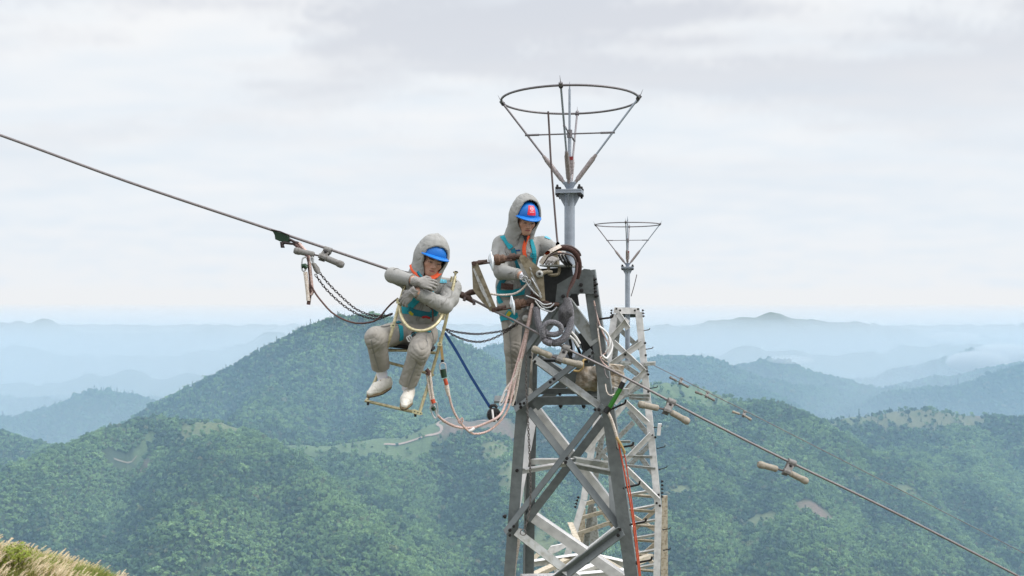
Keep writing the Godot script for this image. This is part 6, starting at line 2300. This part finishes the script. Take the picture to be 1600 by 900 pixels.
func buckle(parent: Node3D, at: Vector3, ax: Vector3, nn: Vector3, w: float, h: float, m: Material) -> void:
	var g := Geo.new()
	var x := ax.normalized()
	var z := (nn - x * nn.dot(x)).normalized()
	var y := z.cross(x)
	for s: float in [-1.0, 1.0]:
		g.box(at + x * w * 0.5 * s, x * 0.0035, y * h * 0.5, z * 0.003)
		g.box(at + y * h * 0.5 * s, x * w * 0.5, y * 0.0035, z * 0.0028)
	g.box(at, x * 0.003, y * h * 0.45, z * 0.0035)
	obj("buckle", g, m, parent)


func person_body(bones: Array, head_xf: Transform3D, label: String) -> MeshInstance3D:
	# the body beneath the clothes: one skin, head and neck included
	var lo := Vector3(1e9, 1e9, 1e9)
	var hi := -lo
	for b in bones:
		for q: Vector3 in [b[0], b[1]]:
			lo = lo.min(q); hi = hi.max(q)
	var f := Field.new(lo - Vector3.ONE * 0.2, hi + Vector3.ONE * 0.2, 0.016)
	for b in bones:
		f.cap(b[0], b[1], b[2], b[3], 0.04)
	var g := Geo.new()
	f.mesh(g, Transform3D.IDENTITY, null, func(_p: Vector3) -> Color: return Color(0.43, 0.245, 0.17))
	head_mesh(g, head_xf)
	var o := obj("person", g, M.skin)
	tag(o, label, "person")
	return o


func field_for(bones: Array, cell: float) -> Field:
	var lo := Vector3(1e9, 1e9, 1e9)
	var hi := -lo
	for b in bones:
		for q: Vector3 in [b[0], b[1]]:
			var r := Vector3.ONE * (maxf(b[2], b[3]) + 0.03)
			lo = lo.min(q - r); hi = hi.max(q + r)
	var f := Field.new(lo, hi, cell)
	for b in bones:
		f.cap(b[0], b[1], b[2], b[3], b[4] if b.size() > 4 else 0.04)
	return f


func wide2(a: Vector3, b: Vector3, half: Vector3, ra: float, rb: float) -> Array:
	return [[a - half, b - half, ra, rb, 0.06], [a + half, b + half, ra, rb, 0.06]]


func seams(parent: Node3D, f: Field, lists: Array, wide := 0.007, off := 0.005) -> void:
	for l in lists:
		var g := Geo.new()
		strap(g, f, l, wide, off)
		obj("seam", g, M.seam, parent)


func seated_worker() -> void:
	var hx := Transform3D(Basis(Vector3.UP, 0.40) * Basis(Vector3.RIGHT, 0.22) * Basis(Vector3.BACK, -0.25), P(674, 408, 6.82))
	hx.basis = hx.basis.scaled(Vector3.ONE * 0.98)
	var pel := P(645, 514, 7.08)
	var mid := P(657, 482, 7.03)
	var chest := P(668, 452, 6.98)
	var neck := P(672, 436, 6.93)
	var shr := P(641, 440, 7.0)
	var shl := P(705, 451, 6.96)
	var elr := P(613, 430, 6.79)
	var wrr := P(646, 438, 6.66)
	var ell_ := P(695, 478, 6.77)
	var wrl := P(652, 457, 6.65)
	var hipr := P(631, 519, 7.05)
	var hipl := P(661, 523, 7.05)
	var knr := P(588, 528, 6.72)
	var knl := P(655, 548, 6.68)
	var anr := P(598, 590, 6.92)
	var anl := P(636, 606, 6.84)
	var body := person_body([
		[pel, mid, 0.10, 0.10], [mid, chest, 0.10, 0.10], [shr, shl, 0.055, 0.055], [chest, neck, 0.09, 0.055],
		[shr, elr, 0.045, 0.036], [elr, wrr, 0.036, 0.026], [wrr, P(654, 440, 6.65), 0.026, 0.024], [shl, ell_, 0.045, 0.036], [ell_, wrl, 0.036, 0.026], [wrl, P(643, 460, 6.65), 0.026, 0.024],
		[hipr, hipl, 0.09, 0.09], [hipr, knr, 0.075, 0.05], [knr, anr, 0.05, 0.035], [hipl, knl, 0.075, 0.05], [knl, anl, 0.05, 0.035],
	], hx, "worker in grey hooded suit sitting with folded arms in the gold tube seat")
	# jacket
	var tors := wide2(pel + Vector3(0, 0.02, 0), mid, Vector3(0.05, 0.01, 0.0), 0.102, 0.098) + wide2(mid, chest, Vector3(0.06, -0.012, 0.0), 0.098, 0.100)
	var jb := tors + [
		[shr, shl, 0.070, 0.070, 0.06], [chest, neck, 0.10, 0.070, 0.05],
		[shr, elr, 0.070, 0.058, 0.04], [elr, P(640, 437, 6.685), 0.058, 0.046, 0.012],
		[shl, P(702, 466, 6.86), 0.074, 0.070, 0.04], [P(702, 466, 6.86), ell_, 0.070, 0.060, 0.03], [ell_, P(655, 459, 6.67), 0.060, 0.048, 0.012],
	]
	var jf := field_for(jb, 0.0066)
	jf.ell(P(645, 438.5, 6.655), Vector3(0.028, 0.040, 0.040), 0.006, Basis.IDENTITY, true)
	jf.ell(P(649, 457, 6.65), Vector3(0.026, 0.040, 0.040), 0.006, Basis.IDENTITY, true)
	var g := Geo.new()
	jf.mesh(g, Transform3D.IDENTITY, folds_fn(2, [
		[elr, (wrr - elr).normalized(), 0.12, 0.013, 0.035], [ell_, (wrl - ell_).normalized(), 0.13, 0.014, 0.038], [elr.lerp(wrr, 0.7), Vector3(0.9, -0.3, 0.2).normalized(), 0.09, 0.009, 0.03],
		[ell_.lerp(wrl, 0.6), Vector3(-0.8, 0.5, 0.2).normalized(), 0.10, 0.010, 0.034], [shl, Vector3(0.3, -0.9, 0.2).normalized(), 0.13, 0.010, 0.045], [shr, Vector3(0.6, -0.7, 0).normalized(), 0.12, 0.009, 0.045],
		[mid + Vector3(0, 0, 0.1), Vector3(0.25, 0.95, 0).normalized(), 0.16, 0.013, 0.04], [pel + Vector3(0, 0.03, 0.1), Vector3(-0.3, 0.95, 0).normalized(), 0.14, 0.012, 0.036], [chest + Vector3(0, 0, 0.1), Vector3(0.8, 0.5, 0).normalized(), 0.14, 0.008, 0.06]]))
	var jk := obj("jacket", g, M.jacket, body)
	# trousers
	var tb := [
		[hipr, hipl, 0.118, 0.118, 0.05], [hipr, knr, 0.098, 0.082, 0.04], [knr, P(595, 575, 6.88), 0.081, 0.070, 0.03],
		[hipl, knl, 0.098, 0.076, 0.03], [knl, P(637, 600, 6.82), 0.077, 0.068, 0.03],
	]
	var tf := field_for(tb, 0.007)
	for q in [[knr, P(595, 575, 6.88)], [knl, P(637, 600, 6.82)]]:
		var dr: Vector3 = (q[1] - q[0]).normalized()
		tf.ell(q[1] + dr * 0.062, Vector3(0.10, 0.075, 0.10), 0.006, Basis.IDENTITY, true)
	g = Geo.new()
	tf.mesh(g, Transform3D.IDENTITY, folds_fn(7, [
		[knr, (anr - knr).normalized() * 0.8 + Vector3(0.5, 0, 0), 0.15, 0.013, 0.042], [knl, (anl - knl).normalized() * 0.8 + Vector3(-0.5, 0, 0), 0.15, 0.014, 0.042], [hipr.lerp(knr, 0.3), Vector3(0.8, 0.5, 0.2), 0.15, 0.013, 0.045],
		[hipl.lerp(knl, 0.4), Vector3(0.4, 0.8, 0.2), 0.14, 0.013, 0.042], [knr.lerp(anr, 0.55), Vector3(0.85, 0.4, 0), 0.15, 0.011, 0.05], [knl.lerp(anl, 0.5), Vector3(0.8, -0.45, 0), 0.15, 0.012, 0.048], [anr, Vector3(0.2, 0.95, 0), 0.09, 0.008, 0.035], [anl, Vector3(-0.2, 0.95, 0), 0.10, 0.010, 0.035]]))
	var tr := obj("trousers", g, M.trousers, body)
	seams(tr, tf, [[[632, 506, 6.9], [612, 507, 6.82], [594, 515, 6.72]], [[583, 530, 6.66], [588, 555, 6.75], [594, 580, 6.83]], [[664, 528, 6.8], [660, 545, 6.66]], [[652, 560, 6.66], [645, 580, 6.72], [638, 602, 6.76]], [[668, 515, 6.95], [673, 528, 6.92], [670, 545, 6.8]]])
	seams(jk, jf, [[[668, 438, 6.8], [664, 446, 6.8]], [[661, 476, 6.85], [657, 490, 6.88], [653, 506, 6.9]], [[657, 476, 6.85], [653, 490, 6.88], [649, 505, 6.9]], [[700, 446, 6.87], [704, 460, 6.85], [698, 472, 6.78], [688, 474, 6.71]], [[641, 430, 6.95], [628, 425, 6.84], [616, 425, 6.75]], [[696, 440, 6.88], [690, 449, 6.85], [690, 460, 6.83]]])
	# hood, helmet
	hood(body, hx, 0.068, -0.04, 0.022, Vector3(0, 0.0, 0.0), 0.082)
	helmet(body, hx, false)
	# socks and shoes
	for q in [[knr, anr, P(611, 604, 6.97), P(571, 621, 6.78)], [knl, anl, P(641, 619, 6.90), P(631, 637, 6.70)]]:
		g = Geo.new()
		var a: Vector3 = q[1]
		var heel: Vector3 = q[2]
		var toe: Vector3 = q[3]
		g.tube(curve([a.lerp(q[0], 0.25), a, heel.lerp(toe, 0.2) + Vector3(0, 0.07, 0)], 0.02), 0.041, 14)
		obj("sock", g, M.sock, body)
		shoe(body, heel, toe, Vector3(0.15, 1, 0.25))
	# gloves
	g = Geo.new()
	hand(g, hand_frame(P(652, 440.5, 6.63), P(668, 443, 6.63), Vector3(0.0, 0.35, 1.0)), 1.0, [0.4, 0.46, 0.52, 0.6, 0.35], 1.12, Color.WHITE)
	g.tube([P(647, 439, 6.64), P(654, 441, 6.632)], [0.042, 0.034], 14)
	obj("glove", g, M.glove, body)
	g = Geo.new()
	hand(g, hand_frame(P(644, 457, 6.63), P(632, 469, 6.66), Vector3(-0.25, 0.2, 1.0)), -1.0, [0.35, 0.42, 0.48, 0.58, 0.3], 1.12, Color.WHITE)
	g.tube([P(648, 455, 6.635), P(643, 459, 6.63)], [0.042, 0.034], 14)
	obj("glove", g, M.glove, body)
	# harness
	var hz: Node3D = obj_harness(body, jf, [
		[[[689, 425, 6.8], [684, 434, 6.8], [677, 442, 6.8], [668, 450, 6.8]], 0.036, "webbing"],
		[[[676, 433, 6.8], [672, 438, 6.8], [664, 444, 6.8]], 0.03, "webbing_dark"],
		[[[634, 486, 6.85], [645, 492, 6.85], [662, 496, 6.85], [680, 497, 6.86], [690, 495, 6.9]], 0.05, "webbing_dark"],
		[[[629, 484, 6.9], [634, 481, 6.88], [642, 475, 6.85], [650, 468, 6.84]], 0.065, "webbing"],
		[[[692, 482, 6.9], [688, 490, 6.88], [683, 502, 6.87]], 0.07, "webbing"],
		[[[633, 458, 6.9], [630, 472, 6.9], [629, 492, 6.9]], 0.07, "webbing"],
	])
	g = Geo.new()
	strap(g, tf, [[636, 494, 6.85], [632, 508, 6.85], [628, 520, 6.85], [627, 532, 6.86]], 0.042)
	obj("thigh_strap", g, M.webbing, hz)
	g = Geo.new()
	strap(g, tf, [[682, 503, 6.88], [672, 508, 6.86], [658, 514, 6.85], [646, 520, 6.84], [638, 525, 6.83]], 0.036)
	obj("thigh_strap", g, M.webbing, hz)
	g = Geo.new()
	strap(g, tf, [[617, 510, 6.9], [621, 500, 6.9], [626, 496, 6.92]], 0.03)
	obj("thigh_strap", g, M.webbing_dark, hz)
	buckle(hz, tf.onto(P(635, 526, 6.8), 0.012), Vector3(1, 0.6, 0), Vector3(0, 0.2, 1), 0.034, 0.038, M.white_plastic)
	buckle(hz, tf.onto(P(646, 522, 6.8), 0.012), Vector3(1, 0.5, 0), Vector3(0, 0.2, 1), 0.02, 0.03, M.bolt)
	g = Geo.new()
	strap(g, jf, [[636, 490, 6.85], [639, 494, 6.85], [642, 497, 6.85]], 0.022, 0.011)
	obj("yellow_tag", g, M.yellow, hz)
	g = Geo.new()
	strap(g, jf, [[658, 503, 6.85], [666, 501, 6.85], [673, 501, 6.86]], 0.018, 0.011)
	obj("red_webbing", g, M.red, hz)
	g = Geo.new()
	g.tube(curve([jf.onto(P(641, 487, 6.8), 0.014), jf.onto(P(655, 488, 6.8), 0.016), jf.onto(P(666, 494, 6.8), 0.016), jf.onto(P(676, 502, 6.8), 0.014)], 0.02), 0.007, 7)
	obj("lanyard", g, M.rope_brown, hz)
	# orange collar, grey strap with its clip, blue arm badge
	g = Geo.new()
	g.tube(curve(pts_of([[643, 414, 6.84], [646, 422, 6.79], [654, 431, 6.75], [666, 436, 6.74], [678, 433, 6.76], [687, 426, 6.82]]), 0.015), 0.019, 10, false, 0.45, Vector3(0, 0, 1))
	obj("orange_collar", g, M.orange, body)
	g = Geo.new()
	g.tube(curve(pts_of([[653, 425, 6.71], [657, 431, 6.69], [664, 436, 6.68], [672, 437, 6.70]]), 0.015), 0.011, 8)
	obj("neck_strap", g, M.webbing_dark, body)
	g = Geo.new()
	strap(g, jf, [[684, 436, 6.85], [690, 434, 6.85], [698, 434, 6.87]], 0.035, 0.005)
	obj("arm_badge", g, M.badge_blue, jk)
	# cuffs
	g = Geo.new()
	g.tube(pts_of([[641, 437, 6.682], [644, 438, 6.672]]), 0.049, 16)
	g.tube(pts_of([[656, 459, 6.672], [653.5, 458.5, 6.665]]), 0.052, 16)
	obj("cuff", g, M.jacket, jk)


func obj_harness(body: Node3D, jf: Field, list: Array) -> Node3D:
	var h: Node3D = null
	for e in list:
		var g := Geo.new()
		strap(g, jf, e[0], e[1])
		if h == null:
			h = obj("harness", g, M[e[2]], body)
		else:
			obj("strap", g, M[e[2]], h)
	return h


func standing_worker() -> void:
	var hx := Transform3D(Basis(Vector3.UP, 0.36) * Basis(Vector3.RIGHT, 0.38) * Basis(Vector3.BACK, -0.04), P(821, 344, 7.72))
	hx.basis = hx.basis.scaled(Vector3.ONE * 1.0)
	var pel := P(803, 470, 7.96)
	var waist := P(804, 446, 7.93)
	var chest := P(812, 398, 7.86)
	var neck := P(817, 370, 7.80)
	var shr := P(785, 383, 7.86)
	var shl := P(849, 384, 7.9)
	var elr := P(784, 425, 7.72)
	var wrr := P(813, 430, 7.53)
	var ell_ := P(873, 394, 7.78)
	var wrl := P(874, 399, 7.54)
	var hipr := P(797, 478, 7.95)
	var hipl := P(815, 480, 8.0)
	var knr := P(803, 546, 7.90)
	var knl := P(818, 548, 8.0)
	var anr := P(804, 612, 7.96)
	var anl := P(820, 612, 8.06)
	var body := person_body([
		[pel, waist, 0.10, 0.10], [waist, chest, 0.10, 0.10], [shr, shl, 0.055, 0.055], [chest, neck, 0.09, 0.055],
		[shr, elr, 0.045, 0.036], [elr, wrr, 0.036, 0.026], [wrr, P(819, 431, 7.5), 0.026, 0.024], [shl, ell_, 0.045, 0.036], [ell_, wrl, 0.036, 0.026], [wrl, P(870, 401, 7.5), 0.026, 0.024],
		[hipr, hipl, 0.09, 0.09], [hipr, knr, 0.075, 0.05], [knr, anr, 0.05, 0.035], [hipl, knl, 0.075, 0.05], [knl, anl, 0.05, 0.035],
	], hx, "worker in grey hooded suit standing on the tower, blue helmet with red patch")
	var jb := wide2(pel, waist, Vector3(0.05, 0, 0), 0.106, 0.100) + wide2(waist, chest, Vector3(0.06, 0, 0), 0.100, 0.112) + [
		[shr, shl, 0.078, 0.076, 0.06], [chest, neck, 0.11, 0.078, 0.05],
		[shr, P(778, 405, 7.78), 0.082, 0.078, 0.04], [P(778, 405, 7.78), elr, 0.078, 0.068, 0.03], [elr, P(808, 429, 7.56), 0.068, 0.050, 0.012],
		[shl, ell_, 0.078, 0.060, 0.04], [ell_, P(874, 398, 7.58), 0.060, 0.050, 0.012],
	]
	var jf := field_for(jb, 0.0068)
	var g := Geo.new()
	jf.mesh(g, Transform3D.IDENTITY, folds_fn(23, [
		[elr, Vector3(0.5, 0.85, 0), 0.13, 0.014, 0.036], [elr.lerp(wrr, 0.6), Vector3(0.95, 0.2, 0.2), 0.10, 0.010, 0.034], [shr + Vector3(0, -0.05, 0), Vector3(0.5, 0.8, 0), 0.14, 0.010, 0.045], [shl, Vector3(0.8, 0.5, 0), 0.12, 0.011, 0.04], [ell_, Vector3(0.9, 0.3, 0), 0.12, 0.012, 0.034],
		[waist + Vector3(0, 0, 0.1), Vector3(0.2, 0.95, 0), 0.15, 0.014, 0.04], [chest + Vector3(-0.05, -0.05, 0.1), Vector3(0.9, 0.35, 0), 0.16, 0.010, 0.055], [pel, Vector3(-0.2, 0.95, 0), 0.14, 0.013, 0.04]]))
	var jk := obj("jacket", g, M.jacket, body)
	var tf := field_for([
		[hipr, hipl, 0.112, 0.112, 0.05], [hipr, knr, 0.098, 0.082, 0.04], [knr, anr, 0.081, 0.070, 0.03],
		[hipl, knl, 0.098, 0.080, 0.04], [knl, anl, 0.08, 0.070, 0.03],
	], 0.0075)
	g = Geo.new()
	tf.mesh(g, Transform3D.IDENTITY, folds_fn(33, [
		[knr, Vector3(0.35, 0.9, 0), 0.16, 0.017, 0.042], [knr.lerp(anr, 0.5), Vector3(-0.3, 0.9, 0), 0.16, 0.016, 0.04], [knr.lerp(anr, 0.9), Vector3(0.25, 0.95, 0), 0.14, 0.015, 0.038], [hipr.lerp(knr, 0.5), Vector3(0.5, 0.8, 0), 0.16, 0.014, 0.045], [knl, Vector3(0.3, 0.9, 0), 0.16, 0.015, 0.042], [knl.lerp(anl, 0.6), Vector3(-0.3, 0.9, 0), 0.16, 0.015, 0.04]]))
	var tr := obj("trousers", g, M.trousers, body)
	seams(tr, tf, [[[793, 492, 7.84], [795, 520, 7.82], [797, 548, 7.8], [800, 580, 7.85], [801, 606, 7.88]], [[783, 490, 7.88], [790, 500, 7.84], [796, 512, 7.83]]])
	seams(jk, jf, [[[822, 386, 7.7], [818, 405, 7.73], [813, 425, 7.78], [809, 445, 7.82], [807, 466, 7.84]], [[817, 386, 7.7], [813, 405, 7.73], [808, 425, 7.78], [804, 445, 7.82]], [[795, 376, 7.76], [789, 390, 7.75], [790, 404, 7.76]], [[845, 380, 7.8], [846, 392, 7.8], [843, 404, 7.8]], [[780, 392, 7.74], [777, 410, 7.7], [781, 426, 7.65]], [[796, 428, 7.58], [806, 426, 7.53]], [[824, 394, 7.75], [836, 396, 7.78]]])
	g = Geo.new()
	g.tube(pts_of([[806, 428.5, 7.565], [810, 429.5, 7.548]]), 0.053, 16)
	obj("cuff", g, M.jacket, jk)
	hood(body, hx, 0.062, 0.06, 0.03, Vector3(0, -0.02, -0.03))
	helmet(body, hx, true)
	for q in [[P(800, 620, 8.06), P(802, 622, 7.82)], [P(822, 620, 8.14), P(826, 621, 7.9)]]:
		shoe(body, q[0], q[1], Vector3.UP)
	g = Geo.new()
	hand(g, hand_frame(P(817, 431, 7.51), P(829, 432, 7.44), Vector3(-0.2, 0.9, 0.6)), 1.0, [0.6, 0.65, 0.65, 0.7, 0.5], 1.2, Color.WHITE)
	obj("glove", g, M.sock, body)
	g = Geo.new()
	hand(g, hand_frame(P(871, 401, 7.5), P(860, 405, 7.42), Vector3(0.2, 0.9, 0.4)), -1.0, [0.6, 0.65, 0.65, 0.7, 0.5], 1.2, Color.WHITE)
	obj("glove", g, M.glove, body)
	var hz := obj_harness(body, jf, [
		[[[784, 362, 7.78], [788, 369, 7.76], [793, 378, 7.74], [798, 387, 7.72]], 0.045, "webbing"],
		[[[834, 374, 7.75], [838, 385, 7.73], [840, 398, 7.73], [841, 412, 7.74], [840, 425, 7.76]], 0.042, "webbing"],
		[[[794, 424, 7.78], [788, 434, 7.8], [782, 444, 7.83], [779, 452, 7.86]], 0.05, "webbing_dark"],
		[[[778, 456, 7.88], [788, 458, 7.84], [800, 458, 7.82], [812, 456, 7.82], [824, 454, 7.83]], 0.06, "webbing"],
		[[[779, 462, 7.9], [781, 470, 7.88], [786, 478, 7.86]], 0.05, "webbing"],
		[[[800, 388, 7.72], [806, 405, 7.72], [812, 425, 7.76], [818, 445, 7.8]], 0.04, "webbing_dark"],
	])
	g = Geo.new()
	strap(g, jf, [[785, 446, 7.84], [793, 447, 7.83], [802, 448, 7.82]], 0.05, 0.012)
	obj("waist_pad", g, M.rope_brown, hz)
	g = Geo.new()
	strap(g, tf, [[778, 500, 7.9], [785, 497, 7.86], [796, 495, 7.85], [808, 492, 7.86]], 0.045)
	obj("thigh_strap", g, M.webbing, hz)
	buckle(hz, jf.onto(P(839, 400, 7.7), 0.012), Vector3(0.1, 1, 0), Vector3(0.1, 0.1, 1), 0.03, 0.045, M.webbing)
	# open neck: dark shirt, orange strap
	g = Geo.new()
	g.prism(pts_of([[813, 360, 7.70], [826, 360, 7.70], [822, 380, 7.68]]), Vector3(0, 0, -0.02))
	obj("dark_shirt", g, M.dark_cloth, body)
	g = Geo.new()
	strap(g, jf, [[832, 360, 7.72], [828, 370, 7.7], [822, 382, 7.68], [820, 392, 7.68], [822, 404, 7.68]], 0.032, 0.010)
	obj("orange_collar", g, M.orange, body)
	g = Geo.new()
	strap(g, jf, [[852, 366, 7.85], [856, 369, 7.85], [860, 373, 7.85]], 0.04, 0.005)
	obj("arm_badge", g, M.badge_blue, jk)
	g = Geo.new()
	strap(g, jf, [[802, 392, 7.72], [808, 391, 7.72], [813, 391, 7.72]], 0.012, 0.006)
	obj("pocket_flap", g, M.strap_blue, jk)


# ---------------------------------------------------------------- the scene
func _ready() -> void:
	var cam := Camera3D.new()
	cam.name = "camera"
	cam.fov = rad_to_deg(2.0 * atan(450.0 / FOCAL))
	cam.near = 0.1
	cam.far = 40000.0
	cam.current = true
	add_child(cam)
	var env := Environment.new()
	env.background_mode = Environment.BG_SKY
	var sky := Sky.new()
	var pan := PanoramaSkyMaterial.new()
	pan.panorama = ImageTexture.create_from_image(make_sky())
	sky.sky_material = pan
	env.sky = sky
	env.tonemap_mode = Environment.TONE_MAPPER_LINEAR
	env.tonemap_exposure = 1.0
	env.sdfgi_enabled = true
	env.ssao_enabled = true
	env.ssil_enabled = true
	env.volumetric_fog_enabled = true      # the haze is built as banks of air
	env.volumetric_fog_density = 0.0
	var we := WorldEnvironment.new()
	we.name = "environment"
	we.environment = env
	add_child(we)
	var sun := DirectionalLight3D.new()
	sun.name = "sun"
	sun.light_energy = 0.5
	sun.light_color = Color(1.0, 0.96, 0.90)
	sun.light_angular_distance = 18.0
	sun.shadow_enabled = true
	sun.look_at_from_position(SUN_FROM, Vector3.ZERO)
	add_child(sun)
	make_materials()
	var t0 := Time.get_ticks_msec()
	build_ground()
	print("ground ", Time.get_ticks_msec() - t0)
	build_air()
	build_tracks()
	build_woods()
	build_grass()
	print("land ", Time.get_ticks_msec() - t0)
	near_tower()
	lightning_rod(890.0, 566.0, 8.05, 1.685, "large lightning rod ring on the grey pole over the near tower", "", -0.05)
	far_tower()
	lightning_rod(980.5, 568.0, 17.2, 1.216, "small distant lightning rod ring on the far tower's pole", "", -0.05)
	earth_rods()
	print("all ", Time.get_ticks_msec() - t0)
	build_wires()
	insulators()
	seat_frame()
	left_gear()
	middle_gear()
	tower_gear()
	seated_worker()
	standing_worker()
	print("people ", Time.get_ticks_msec() - t0)
